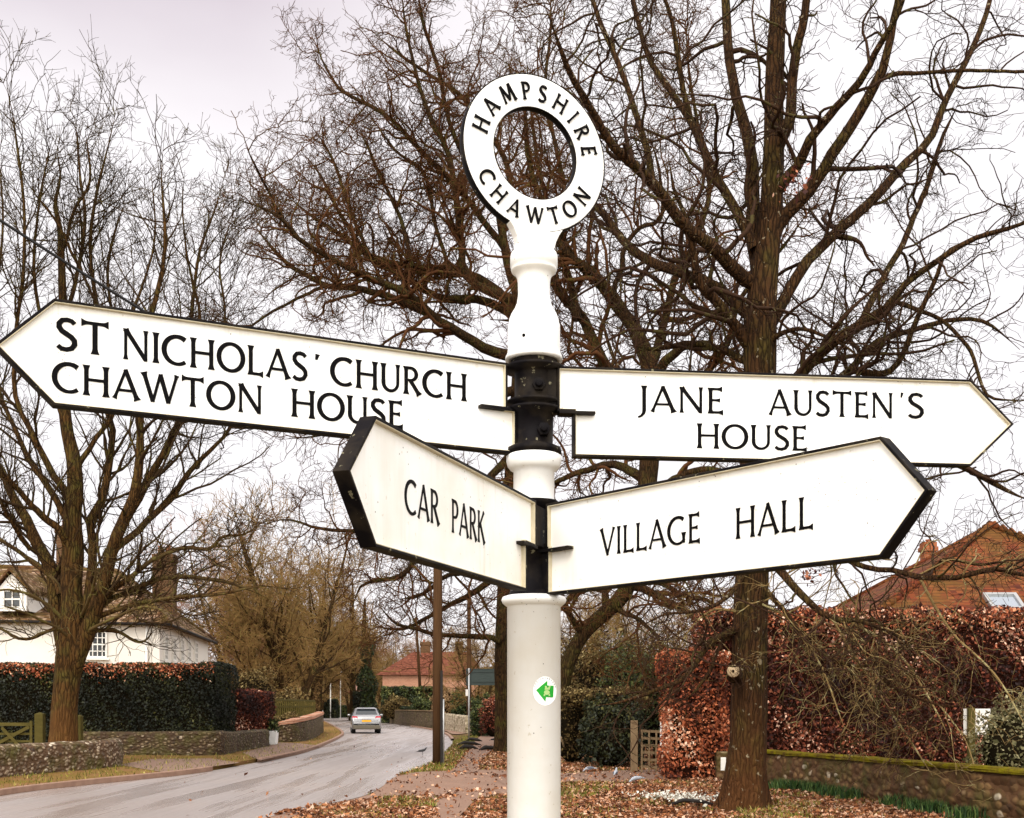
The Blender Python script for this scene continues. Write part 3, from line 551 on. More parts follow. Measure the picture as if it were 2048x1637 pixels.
M2L = [(-2,[(1268,655,26),(1228,600,20),(1195,556,18),(1146,522,16),(1122,492,15),(1090,420,12),(1060,330,10),(1050,230,8),(1040,120,6)]),
 (2,[(1302,860,28),(1230,760,24),(1156,625,21),(1137,607,20),(1105,556,18),(1080,500,15),(1060,440,12),(1010,370,10),(980,280,8),(960,180,5)]),
 (1,[(1156,640,17),(1146,571,16),(1129,527,14),(1120,460,12),(1130,380,10),(1110,290,8),(1090,180,7),(1100,60,5),(1100,-60,3)]),
 (-1,[(1232,610,12),(1227,576,11),(1244,537,10),(1249,498,10),(1281,456,9),(1317,444,9),(1325,415,8),(1320,350,6),(1300,270,4)]),
 (2,[(1300,740,20),(1330,640,16),(1350,560,14),(1390,480,12),(1420,380,10),(1400,280,8),(1380,160,6),(1370,40,4)]),
 (-2,[(1300,760,22),(1360,700,18),(1420,690,15),(1480,720,10)]),
 (-3,[(1302,820,20),(1380,780,16),(1450,700,13),(1480,600,10),(1560,500,7),(1620,420,4)]),
 (3,[(1298,900,22),(1230,850,18),(1150,790,15),(1100,700,12),(1050,650,10),(980,640,7)]),
 (-2,[(1290,1000,22),(1350,960,16),(1420,940,13),(1520,980,9),(1600,1040,5)]),
 (2,[(1290,960,22),(1230,930,16),(1180,940,13),(1120,960,10),(1060,1000,6)]),
 (-3,[(1262,1170,20),(1320,1195,14),(1380,1230,11),(1420,1270,8),(1440,1330,4)]),
 (1,[(1255,1180,18),(1300,1160,13),(1360,1190,10),(1410,1200,8),(1470,1230,4)]),
 (2,[(1215,1222,18),(1200,1180,13),(1150,1190,10),(1110,1230,8),(1060,1260,5)]),
 (-2,[(1165,1270,16),(1140,1230,13),(1125,1200,10),(1100,1140,8),(1060,1080,5)]),
 (-2,[(1230,1215,12),(1290,1250,8),(1330,1300,6),(1350,1370,3)]),
 (2,[(1290,1010,16),(1400,1010,12),(1480,1050,9),(1560,1120,5)])]
gens_mid = [dict(dens=2.9, ln=(1.4, 4.8), ang=(50, 17), rr=.55, rmin=.020, rmax=.08, K=12, wob=.28, up=.04, tip=.35, tmin=.12),
            dict(dens=3.5, ln=(.7, 2.1), ang=(54, 17), rr=.5, rmin=.0115, K=8, wob=.31, up=.03, tip=.5, tmin=.1),
            dict(dens=4.2, ln=(.3, .95), ang=(56, 16), rr=.6, rmin=.0082, K=5, wob=.33, up=.02, tip=.6, tmin=.1),
            dict(dens=2.6, ln=(.12, .35), ang=(50, 15), rr=.8, rmin=.0068, K=3, wob=.25, tip=.8, tmin=.1)]
big_tree('oak_tree', (gr(1006, 1506)[0], 40, 0), 'wide-crowned bare oak whose dark trunk shows just left of the white post', 40, M1T, M1L, 21, gens_mid, 'bark_dark', 'twig_red')
big_tree('oak_tree', (at(1105, 1480, 33)[0], 33, 0), 'bare oak with a leaning forked trunk just right of the white post, behind the arms', 33, M2T, M2L, 31, gens_mid, 'bark_dark', 'twig_red')
# --- street tree on the left
LT = [(126,1512,60),(128,1470,54),(130,1410,50),(135,1350,50),(141,1305,56),(146,1270,54),(146,1220,44),(143,1170,40),(147,1105,42),(145,1029,34),(150,983,32),(147,922,28),(134,861,24),(128,800,22),(126,680,17),(124,560,15),(120,460,11),(110,410,9),(121,355,7),(115,300,5),(126,245,3)]
LL = [(1.5,[(138,1330,34),(120,1262,30),(108,1190,27),(101,1136,26),(70,1084,24),(49,1029,20),(24,983,17),(0,937,14),(-60,850,9),(-90,700,5)]),
 (-2,[(138,1110,18),(122,1060,15),(92,1038,14),(55,999,12),(18,962,11),(-10,940,9),(-70,900,5)]),
 (2,[(144,1060,16),(122,1020,14),(101,983,13),(76,947,12),(52,913,11),(24,846,9),(0,790,8),(-20,680,6),(0,520,5),(5,400,4),(-10,280,2)]),
 (-1.5,[(148,1010,18),(131,983,15),(101,937,14),(70,876,12),(34,800,10),(30,690,8),(45,560,7),(50,430,6),(35,300,5),(20,200,3),(-2,150,2)]),
 (1,[(150,1320,30),(172,1240,26),(182,1190,22),(189,1120,18),(189,1075,17),(183,1041,17),(211,996,16),(217,953,15),(223,861,13),(214,831,12),(200,700,10),(190,600,9),(180,480,7),(195,380,6),(215,300,4),(240,185,2)]),
 (-2,[(142,1350,40),(168,1290,36),(186,1235,31),(208,1167,27),(226,1105,26),(250,1044,24),(269,983,21),(281,922,18),(284,861,15),(283,760,13),(300,640,11),(325,540,9),(330,450,7),(322,360,5),(330,260,2)]),
 (1.5,[(246,1052,17),(262,1018,17),(275,1000,16),(299,959,14),(324,916,13),(345,870,11),(360,830,10),(375,720,9),(385,600,7),(400,500,6),(430,420,4),(455,330,2)]),
 (2.5,[(228,1100,15),(262,1072,14),(293,1044,13),(345,996,12),(385,937,10),(425,898,8),(458,861,6),(500,780,5),(520,700,3)]),
 (-1.5,[(186,1230,14),(214,1191,12),(269,1148,10),(306,1121,9),(367,1096,8),(422,1099,7),(443,1075,6),(489,1069,4),(530,1040,3)]),
 (1,[(200,1215,12),(226,1197,11),(284,1173,10),(336,1154,9),(428,1160,7),(489,1176,5),(540,1200,3)]),
 (-2,[(180,1245,12),(195,1234,11),(269,1209,9),(367,1194,8),(443,1188,6),(519,1173,4),(580,1180,3)]),
 (1.5,[(120,1190,12),(107,1160,10),(60,1120,9),(0,1080,7),(-60,1050,4)]), (-1.5,[(130,1250,9),(100,1262,7),(46,1279,6),(0,1258,5),(-50,1240,3)]),
 (1,[(152,940,12),(190,880,10),(230,820,8),(235,700,7),(215,560,6),(230,460,5),(260,390,3)]),
 (-1,[(135,870,12),(110,780,10),(90,680,8),(70,560,7),(75,440,5),(90,340,4),(110,260,2)]),
 (2,[(128,640,10),(150,560,8),(170,450,7),(160,350,5),(150,230,3)]), (-1,[(126,500,8),(150,420,6),(180,360,5),(170,260,3)]),
 (1,[(214,831,9),(250,740,8),(260,640,7),(290,560,5),(310,460,4),(300,330,2)]), (-1,[(375,720,6),(400,640,6),(380,540,5),(365,430,3),(370,340,2)]),
 (1,[(360,830,7),(420,740,6),(450,640,5),(440,520,4),(470,420,3)]), (-1,[(190,600,6),(150,520,6),(110,440,5),(60,380,3)]),
 (1.2,[(165,1262,12),(230,1262,7),(280,1285,5),(310,1260,3)]), (-1.6,[(60,1100,9),(20,1040,8),(-20,960,6)])]
gens_lime = [dict(dens=2.8, ln=(1.0, 3.8), ang=(42, 14), rr=.5, rmin=.012, rmax=.045, K=9, wob=.15, up=.09, tip=.35, tmin=.12),
             dict(dens=3.3, ln=(.5, 1.6), ang=(42, 14), rr=.5, rmin=.008, K=6, wob=.18, up=.07, tip=.5, tmin=.1),
             dict(dens=3.6, ln=(.25, .7), ang=(44, 14), rr=.6, rmin=.0062, K=4, wob=.2, up=.05, tip=.6, tmin=.1),
             dict(dens=2.0, ln=(.1, .28), ang=(45, 15), rr=.8, rmin=.005, K=3, wob=.12, tip=.8, tmin=.1)]
big_tree('street_tree', (at(127, 1500, 30)[0], 30, 0), 'bare many-stemmed tree with swollen brown trunk behind the low flint wall on the left', 30, LT, LL, 41, gens_lime, 'bark_lime', 'twig_lime', flare=False)

st_ = [o for o in COL.objects if o.name.startswith('street_tree')][0]; rng = rs(6)
low = limbset([(d, p) for d, p in LL if p[0][1] > 1180 and p[-1][1] > 1000] + [(-2.2, [(150,1290,8),(120,1260,6),(60,1230,5),(0,1210,4)]), (-2.6, [(160,1270,8),(220,1240,6),(290,1215,5),(350,1230,3)]), (-1.6, [(140,1250,8),(80,1200,6),(20,1180,5),(-40,1190,3)]), (-2.4, [(160,1240,8),(190,1160,6),(180,1100,4)])], 30, rng)
l1 = keep_above(spawn(low, rng, 1.7, (.8, 1.9), (55, 18), .45, .009, .02, 9, .26, .02, .1, .4, .4), 1.2); l2 = keep_above(spawn(l1, rng, 3.2, (.4, 1.1), (50, 16), .6, .007, .01, 7, .26, 0, .1, .5), 1.2); l3 = spawn(l2, rng, 3.4, (.15, .5), (50, 16), .7, .006, .006, 4, .25, 0, .1, .6)
V, Q = tubes([low, l1, l2, l3], [6, 4, 3, 3]); np_mesh('low_twigs', V, Q, M['twig_olive'], st_)
# --- background trees: six grown kinds, copied
def grown(name, seed, h, r0, spread, mtr, mtw, label, group, dens=1.0, up=.06, fork=1, dy=0, mul=1.0):
    rng = rs(seed); root = empty(name, (0, 0, 0), label, 'tree', group)
    K = 12; P = np.zeros((fork, K, 3)); Rr = np.zeros((fork, K))
    for i in range(fork):
        a = rng.uniform(0, 6.28); x = y = 0; lean = (0 if fork == 1 else .28)
        for k in range(K):
            z = h*.85*k/(K-1); P[i, k] = (math.cos(a)*lean*z + rng.normal(0, .06), math.sin(a)*lean*z + rng.normal(0, .06), z); Rr[i, k] = r0*(1 - .8*k/(K-1))/(1 if fork == 1 else 1.5)
    T = (P, Rr)
    a1 = spawn(T, rng, 2.2*dens/fork**.4, (h*.30*spread, h*.5*spread), (50, 14), .45, .03, .12, 9, .16, up, .2, .3, .45)
    a2 = spawn(a1, rng, 2.3*dens, (h*.10, h*.24), (45, 14), .5, .022*mul, .05, 7, .2, up*.8, .15, .4)
    a3 = spawn(a2, rng, 2.6*dens, (h*.04, h*.11), (45, 14), .6, .016*mul, .03, 5, .2, up*.5, .1, .6)
    a4 = spawn(a3, rng, 2.4*dens, (h*.02, h*.05), (45, 14), .8, .013*mul, .02, 3, .2, .02, .1, .8)
    WORLDMODE[0] = False
    V, Q = tubes([T, a1], [8, 5]); np_mesh('trunk', V, Q, M[mtr], root, smooth=True); V, Q = tubes([keep_above(a2, .3), keep_above(a3, .3), keep_above(a4, .3)], [3, 3, 3]); np_mesh('crown', V, Q, M[mtw], root)
    WORLDMODE[0] = True
    return root
def copy_tree(o):
    c = o.copy(); COL.objects.link(c)
    for ch in o.children: d = ch.copy(); COL.objects.link(d); d.parent = c
    return c
GB = 'bare trees beyond the bend in the road'
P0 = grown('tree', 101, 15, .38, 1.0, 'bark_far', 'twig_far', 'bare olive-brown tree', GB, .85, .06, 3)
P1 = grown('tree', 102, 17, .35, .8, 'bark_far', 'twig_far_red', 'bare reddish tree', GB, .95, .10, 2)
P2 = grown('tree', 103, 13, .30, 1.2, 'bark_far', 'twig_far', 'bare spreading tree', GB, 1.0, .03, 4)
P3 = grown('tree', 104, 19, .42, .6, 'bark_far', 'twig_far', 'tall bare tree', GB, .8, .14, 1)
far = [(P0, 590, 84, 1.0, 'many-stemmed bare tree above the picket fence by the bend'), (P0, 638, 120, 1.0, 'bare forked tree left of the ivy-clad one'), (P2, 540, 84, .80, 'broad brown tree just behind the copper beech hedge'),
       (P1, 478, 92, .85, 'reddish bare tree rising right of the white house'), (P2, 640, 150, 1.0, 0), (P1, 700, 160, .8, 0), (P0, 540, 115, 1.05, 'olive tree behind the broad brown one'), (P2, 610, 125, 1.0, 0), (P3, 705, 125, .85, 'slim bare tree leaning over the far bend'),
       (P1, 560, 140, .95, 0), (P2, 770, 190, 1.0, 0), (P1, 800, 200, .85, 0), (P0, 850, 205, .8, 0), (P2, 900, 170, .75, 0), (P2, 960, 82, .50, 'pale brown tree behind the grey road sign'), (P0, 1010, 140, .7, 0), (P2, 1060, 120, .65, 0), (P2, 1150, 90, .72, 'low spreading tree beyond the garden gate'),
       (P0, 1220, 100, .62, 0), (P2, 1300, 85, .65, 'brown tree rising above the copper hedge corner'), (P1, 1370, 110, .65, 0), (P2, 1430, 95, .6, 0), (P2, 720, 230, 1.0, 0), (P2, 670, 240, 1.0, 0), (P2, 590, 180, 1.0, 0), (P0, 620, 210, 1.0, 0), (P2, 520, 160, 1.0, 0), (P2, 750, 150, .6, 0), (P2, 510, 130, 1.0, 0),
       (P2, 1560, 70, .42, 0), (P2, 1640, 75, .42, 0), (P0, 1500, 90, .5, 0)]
used = set()
for i, (p, u, Y, s, lab) in enumerate(far):
    o = p if id(p) not in used else copy_tree(p); used.add(id(p)); o.location = ((u-CU)/F*Y, Y, -.2); o.rotation_euler = (0, 0, i*1.37); s *= 1.12; o.scale = (s, s, s)
    o['label'] = lab if lab else ('bare tree in the hazy mass of the far wood, left of the cottage roof' if u < 760 else 'small bare tree on the skyline, right of the cottage roof' if u < 1330 else 'thin treetop showing over the long red beech hedge' if u > 1450 else 'bare treetop on the skyline above the copper hedge corner')
    if 760 <= u < 960: o['label'] = 'pale distant treetop just behind the red cottage roof'
    if u < 420: o['label'] = 'bare treetop behind the ridge of the white house'
# ivy-clad tree
rng = rs(9); root = empty('ivy_clad_tree', (at(735, 1430, 92)[0], 92, 0), 'tree trunk thickly clad in dark green ivy, above the car', 'tree')
c = at(735, 1430, 92); m = MB(); m.tube([(c.x, 92, -.1), (c.x+.1, 92, 4), (c.x-.3, 92, 7.5), (c.x-.2, 92, 10)], [.4, .3, .2, .08], 10); m.build('trunk', M['bark_far'], root)
zz = rng.uniform(0, 6.4, 5200); aa = rng.uniform(0, 6.28, 5200); rr_ = (.85 - .07*zz + .2*np.sin(zz*2.3))*rng.uniform(.6, 1.1, 5200); P = np.stack([c.x + np.cos(aa)*rr_ + .1*np.sin(zz), 92 + np.sin(aa)*rr_, zz], 1)
V, Q, T = leaf_quads(P, .17, rng, nrm=np.stack([np.cos(aa), np.sin(aa), 0*aa], 1)); np_mesh('ivy', V, Q, M['leaf_green'], root, T*.7)
tw = spawn((np.array([[[c.x, 92, z] for z in np.linspace(3, 10, 10)]]), np.full((1, 10), .2)), rng, 5, (2, 4), (50, 15), .3, .03, .06, 8, .2, .05); tw2 = spawn(tw, rng, 3, (.5, 1.5), (45, 15), .5, .015, .03, 5, .2); V, Q = tubes([tw, tw2], [4, 3]); np_mesh('crown', V, Q, M['twig_far'], root)

# ------------------------------------------------------------------ hedges and shrubs
rng = rs(88); Pm = []
for (u0, u1, Y0, Y1, hh0, n_) in ((430, 560, 88, 100, 5.0, 9000), (560, 640, 110, 140, 4.2, 7000), (640, 760, 175, 200, 8, 7000), (940, 1120, 90, 110, 3.6, 8000), (1120, 1400, 70, 95, 3.4, 9000)):
    uu = rng.uniform(u0, u1, n_); yy = rng.uniform(Y0, Y1, n_); zz = hh0*rng.rand(n_)**.8*(.7+.3*np.sin(uu*.06)+.15*np.sin(uu*.19)); Pm.append(np.column_stack([(uu-CU)/F*yy, yy, zz+.05]))
Pm = np.concatenate(Pm); V, Q, T = leaf_quads(Pm, .30, rng, asp=.22); tag(np_mesh('undergrowth', V, Q, M['leaf_brush'], None, T), kind='stuff')
def X(u, Y): return (u - CU) / F * Y
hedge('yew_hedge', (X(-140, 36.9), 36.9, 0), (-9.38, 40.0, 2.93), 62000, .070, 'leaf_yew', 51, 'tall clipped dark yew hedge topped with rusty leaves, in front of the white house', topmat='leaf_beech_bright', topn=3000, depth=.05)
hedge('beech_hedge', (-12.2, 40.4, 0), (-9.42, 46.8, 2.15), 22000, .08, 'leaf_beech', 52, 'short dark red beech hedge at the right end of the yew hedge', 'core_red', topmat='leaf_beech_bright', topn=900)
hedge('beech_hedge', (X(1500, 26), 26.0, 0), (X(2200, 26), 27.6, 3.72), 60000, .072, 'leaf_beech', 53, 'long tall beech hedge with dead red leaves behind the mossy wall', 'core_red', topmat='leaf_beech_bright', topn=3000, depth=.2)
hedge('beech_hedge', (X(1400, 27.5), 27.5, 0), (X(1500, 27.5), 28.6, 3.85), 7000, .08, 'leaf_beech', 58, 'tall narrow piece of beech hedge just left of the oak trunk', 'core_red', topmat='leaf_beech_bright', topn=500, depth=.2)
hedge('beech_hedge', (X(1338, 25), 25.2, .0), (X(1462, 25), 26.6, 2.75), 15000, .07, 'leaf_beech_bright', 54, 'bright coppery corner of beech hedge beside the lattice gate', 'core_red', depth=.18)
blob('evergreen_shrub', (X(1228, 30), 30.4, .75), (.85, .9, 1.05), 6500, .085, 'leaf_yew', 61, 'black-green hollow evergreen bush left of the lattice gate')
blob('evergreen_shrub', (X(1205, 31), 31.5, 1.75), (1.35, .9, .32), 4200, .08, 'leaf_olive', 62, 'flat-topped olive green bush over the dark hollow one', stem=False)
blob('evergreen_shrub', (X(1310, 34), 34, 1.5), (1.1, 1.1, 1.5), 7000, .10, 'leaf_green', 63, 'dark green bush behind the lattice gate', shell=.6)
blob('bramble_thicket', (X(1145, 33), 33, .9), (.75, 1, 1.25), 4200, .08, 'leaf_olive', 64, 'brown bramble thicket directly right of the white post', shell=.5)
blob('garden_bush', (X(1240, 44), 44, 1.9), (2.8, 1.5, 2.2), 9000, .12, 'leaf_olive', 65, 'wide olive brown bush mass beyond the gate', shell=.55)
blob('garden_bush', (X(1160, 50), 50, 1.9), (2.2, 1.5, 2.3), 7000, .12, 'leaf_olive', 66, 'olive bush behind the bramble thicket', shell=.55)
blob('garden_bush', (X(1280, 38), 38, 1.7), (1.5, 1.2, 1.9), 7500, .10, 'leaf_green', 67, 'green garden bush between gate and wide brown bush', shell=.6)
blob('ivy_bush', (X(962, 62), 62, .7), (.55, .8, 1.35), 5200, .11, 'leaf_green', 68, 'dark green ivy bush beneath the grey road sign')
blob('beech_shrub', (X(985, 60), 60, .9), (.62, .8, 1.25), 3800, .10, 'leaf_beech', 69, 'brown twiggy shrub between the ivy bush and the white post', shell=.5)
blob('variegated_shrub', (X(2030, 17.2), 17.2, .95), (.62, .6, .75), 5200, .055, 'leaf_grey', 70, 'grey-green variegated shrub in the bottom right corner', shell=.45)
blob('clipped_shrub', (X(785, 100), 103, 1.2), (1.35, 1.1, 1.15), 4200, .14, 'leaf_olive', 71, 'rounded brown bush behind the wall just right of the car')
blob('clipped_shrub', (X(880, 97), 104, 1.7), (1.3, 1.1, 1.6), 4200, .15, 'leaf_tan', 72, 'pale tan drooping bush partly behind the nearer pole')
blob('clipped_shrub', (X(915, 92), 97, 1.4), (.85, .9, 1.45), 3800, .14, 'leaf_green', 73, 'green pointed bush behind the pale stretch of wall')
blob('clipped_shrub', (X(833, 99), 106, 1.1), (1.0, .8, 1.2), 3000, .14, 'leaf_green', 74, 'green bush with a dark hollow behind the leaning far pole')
hedge('clipped_hedge', (X(798, 100), 101, .2), (X(823, 100), 102, 1.5), 2200, .10, 'leaf_green', 75, 'small bright green box hedge sitting above the brown wall')
hedge('clipped_hedge', (X(765, 108), 107, 0), (X(885, 108), 109, 3.3), 9000, .16, 'leaf_green', 76, 'dark green hedge right under the brick wall of the cottage')
hedge('clipped_hedge', (X(632, 150), 150, 0), (X(672, 150), 152, 2.4), 3500, .2, 'leaf_yew', 77, 'dark hedge at the far bend behind the white bollard')
hedge('clipped_hedge', (X(672, 160), 160, 0), (X(700, 160), 162, 1.6), 2500, .2, 'leaf_green', 78, 'low dark hedge just left of the pink gable')
hedge('clipped_hedge', (X(700, 120), 122, 0), (X(722, 120), 124, 3.0), 2200, .18, 'leaf_yew', 79, 'dark hedge in front of the pink gable')
blob('garden_bush', (X(560, 70), 70, 1.2), (1.6, 1.2, 1.4), 4200, .12, 'leaf_olive', 80, 'yellowish bush behind the picket fence', shell=.5)
blob('garden_bush', (X(505, 64), 64, 2.0), (1.6, 1.2, 1.7), 4600, .11, 'leaf_olive', 81, 'olive bush rising over the dark red beech hedge', shell=.5)
blob('potted_plant_bush', (X(575, 50), 50, .75), (.7, .5, .55), 2600, .08, 'leaf_olive', 82, 'low yellow-green bush right above the white planter', shell=.5)

# ------------------------------------------------------------------ walls
def wall(name, pts, h, th, mat, label, seed=1, capmat=None, caph=.05, hs=None, z0=-.05):
    rng = rs(seed); root = empty(name, (pts[0][0], pts[0][1], 0), label, 'wall'); P = [Vector(p) for p in smooth_path(pts, 6)]; n = len(P); prof = 9
    V = []; q = []
    hh = np.interp(np.linspace(0, 1, n), np.linspace(0, 1, len(hs)), hs) if hs else np.full(n, h)
    def ring(i, lo, hi, t_, amp):
        t = (P[min(i+1, n-1)] - P[max(i-1, 0)]).normalized(); nn = Vector((-t.y, t.x)); out = []
        for k, (a, b) in enumerate([(-1, 0), (-1, .25), (-1, .5), (-1, .75), (-.92, .95), (-.5, 1.03), (.5, 1.03), (.92, .95), (1, .6), (1, 0)]):
            j = rng.normal(0, amp); x = P[i] + nn * (a*t_/2 + j); out.append((x.x, x.y, lo + (hi-lo)*b + rng.normal(0, amp*.6)))
        return out
    m = MB(); vs = []
    for i in range(n): vs += ring(i, z0, hh[i], th, .012)
    fs = [(i*10+k, i*10+k+1, (i+1)*10+k+1, (i+1)*10+k) for i in range(n-1) for k in range(9)] + [tuple(range(10)), tuple(range((n-1)*10, n*10))]
    m.add(vs, fs); m.build('wall_body', M[mat], root)
    if capmat:
        m = MB(); vs = []
        for i in range(n): vs += ring(i, hh[i]+.012, hh[i]+caph+.01, th*1.12, .008)
        m.add(vs, fs); m.build('coping', M[capmat], root)
    return root
def gp(u, v, z=0): return gr(u, v, z)
wall('flint_wall', [gp(-260, 1598), gp(-60, 1569), gp(60, 1556), gp(150, 1548), gp(214, 1541), gp(229, 1536)], .74, .42, 'flint_wall', 'low pale flint wall with rounded top in the bottom left corner', 3)
wall('flint_wall', [gp(160, 1516), gp(300, 1516), gp(400, 1517), gp(440, 1515), gp(470, 1508), gp(528, 1498)], .8, .4, 'flint_dark', 'long darker flint wall at the foot of the yew hedge', 4, hs=[.78, .78, .80, .80, .72, .72])
wall('flint_wall', [gp(557, 1489), gp(590, 1488), gp(620, 1481), gp(640, 1468)], 1.0, .4, 'flint_dark', 'curved flint wall with brick coping by the white planter', 5, 'brick_pale', .16, hs=[.75, .9, 1.0, 1.1])
wall('garden_wall', [(5.15, 25.2), (5.55, 23.0), (6.0, 20.5), (6.5, 17.0), (7.1, 13.5), (7.6, 11)], .60, .32, 'garden_wall', 'low brown stone wall with moss-covered top running along the right verge', 6, 'moss', .07, hs=[.60, .62, .66, .70, .72])
wall('garden_wall', [gp(724, 1437), gp(770, 1445), gp(800, 1450), gp(850, 1457), gp(884, 1461)], 1.1, .3, 'flint_dark', 'brown boundary wall on the far side of the bend', 7, 'timber_grey', .07, hs=[1.15, 1.15, 1.2, 1.2])
wall('garden_wall', [gp(886, 1460), gp(905, 1463), gp(936, 1468)], 1.1, .3, 'pale_wall', 'pale rendered stretch of wall behind the road sign post', 8, hs=[1.1, 1.05, 1.0])
m = MB(); c = gr(1443, 1562); root = empty('gate_pier', (c[0], c[1], 0), 'stone pier with a small white number plate left of the oak trunk', 'pier'); m.box((c[0]-.1, c[1], -.05), (c[0]+.35, c[1]+.4, .62)); m.build('pier', M['garden_wall'], root, .03)
m = MB(); m.box((c[0]-.02, c[1]-.03, .22), (c[0]+.09, c[1]-.004, .50)); m.build('plate', M['timber_white'], root, .004)

# ------------------------------------------------------------------ buildings
def window(parent, o, ex, nrm, w_, h_, nxp, nyp, glass='glass_dark', frame='timber_white', fr=.07, bar=.035):
    """o: lower-left corner, ex: unit vector along width, nrm: outward normal"""
    ex = Vector(ex).normalized(); nrm = Vector(nrm).normalized(); ez = Vector((0, 0, 1)); o = Vector(o); m = MB(); c = o + ex*w_/2 + ez*h_/2
    for s in (-1, 1): m.obox(c + ex*s*(w_/2-fr/2) + nrm*.04, ex*fr/2, nrm*.05, ez*h_/2); m.obox(c + ez*s*(h_/2-fr/2) + nrm*.042, ex*(w_/2-fr), nrm*.05, ez*fr/2)
    for i in range(1, nxp): m.obox(o + ex*(w_*i/nxp) + ez*h_/2 + nrm*.035, ex*bar/2, nrm*.03, ez*(h_/2-fr))
    for j in range(1, nyp): b = bar*(1.7 if j*2 == nyp else 1); m.obox(o + ez*(h_*j/nyp) + ex*w_/2 + nrm*.037, ex*(w_/2-fr), nrm*.03, ez*b/2)
    f = m.build('window', M[frame], parent); g = MB(); g.obox(c + nrm*.004, ex*(w_/2-.01), nrm*.006, ez*(h_/2-.01)); g.build('pane', M[glass], f)
    s = MB(); s.obox(o + ex*w_/2 - ez*.05 + nrm*.09, ex*(w_/2+.08), nrm*.09, ez*.04); s.build('sill', M[frame], f); return f
hs_ = empty('white_house', (-20, 52, 0), 'white rendered house with mossy tiled hipped roof and brick chimneys behind the yew hedge', 'house')
A, B, Cc, D = Vector((-34, 44.2, 0)), Vector((-15.0, 50, 0)), Vector((-16.56, 64, 0)), Vector((-36, 60, 0)); EV = 5.2
m = MB(); m.prism([A, B, Cc, D], (0, 0, EV)); m.build('wall', M['render_white'], hs_)
ctr = (A+B+Cc+D)/4
def outv(p, k=.55): d = (p-ctr); d.z = 0; return p + d.normalized()*k
def Z(p, z): return Vector((p.x, p.y, z))
a_, b_, c_, d_ = [Z(outv(p), EV-.12) for p in (A, B, Cc, D)]; R1 = Vector((-19.2, 57, 8.15)); R0 = Vector((-33, 53, 8.2))
m = MB(); m.add([a_, b_, c_, d_, R0, R1], [(0, 1, 5, 4), (1, 2, 5), (2, 3, 4, 5), (3, 0, 4), (0, 3, 2, 1)]); m.build('roof', M['roof_tiles_old'], hs_)
m = MB(); m.tube([a_ + Vector((0, 0, -.04)), b_ + Vector((0, 0, -.04)), c_ + Vector((0, 0, -.04))], .07, 6); m.build('gutter', M['pole_tar'], hs_)
m = MB(); m.tube([R0, R1, b_], .13, 6); m.tube([R1, c_], .13, 6); m.build('ridge_tiles', M['roof_tiles_old'], hs_)
def chimney(parent, u0, u1, vt, vb, Y, mat, pots, dep=.7):
    m = MB(); p0, p1 = at(u0, vb, Y), at(u1, vt, Y); m.box((p0.x, Y, p0.z-1), (p1.x, Y+dep, p1.z-.35)); m.box((p0.x-.06, Y-.06, p1.z-.35), (p1.x+.06, Y+dep+.06, p1.z-.18)); m.box((p0.x-.02, Y-.02, p1.z-.18), (p1.x+.02, Y+dep+.02, p1.z))
    o = m.build('chimney', M[mat], parent, .015)
    for (a, b, t_) in pots:
        q0, q1 = at(a, t_, Y), at(b, t_, Y); r = (q1.x-q0.x)/2; k = MB(); k.lathe([(p1.z, r*.95), (q0.z-.06, r*.8), (q0.z-.05, r), (q0.z, r)], ((q0.x+q1.x)/2, Y+dep/2), 12); k.build('chimney_pot', M['pot_clay'], o)
    return o
chimney(hs_, 304, 346, 1108, 1200, 57.5, 'brick_brown', [(311, 321, 1091), (328, 338, 1091)]); chimney(hs_, 112, 142, 1052, 1140, 54, 'brick_brown', [(118, 126, 1040), (130, 137, 1040)])
dF = (B-A).normalized(); nF = Vector((dF.y, -dF.x, 0))
def on_front(u, v, P0=A, d=dF, off=0):       # meets the facade line
    k = (u-CU)/F; s = (k*P0.y - P0.x) / (d.x - k*d.y); p = P0 + d*s; return Vector((p.x, p.y, EYE + (HV-v)/F*p.y))
w0, w1 = on_front(176, 1316), on_front(214, 1263); window(hs_, w0, dF, nF, (w1-w0).xy.length, w1.z-w0.z, 4, 4)
w0, w1 = on_front(40, 1316), on_front(78, 1263)
dS = (Cc-B).normalized(); nS = Vector((dS.y, -dS.x, 0))
for u, vt, vb in ((326, 1273, 1322), (343, 1276, 1323), (359, 1279, 1324), (373, 1282, 1326), (387, 1285, 1328)):
    w0, w1 = on_front(u, vb, B, dS), on_front(u+6, vt, B, dS); window(hs_, w0, dS, nS, max(.8, min(1.3, (w1-w0).xy.length)), w1.z-w0.z, 2, 4, fr=.09, bar=.04)
m = MB(); p = on_front(293, 1250); m.tube([p + nF*.12, Vector((p.x, p.y, .5)) + nF*.12], .05, 8); m.build('downpipe', M['timber_white'], hs_)
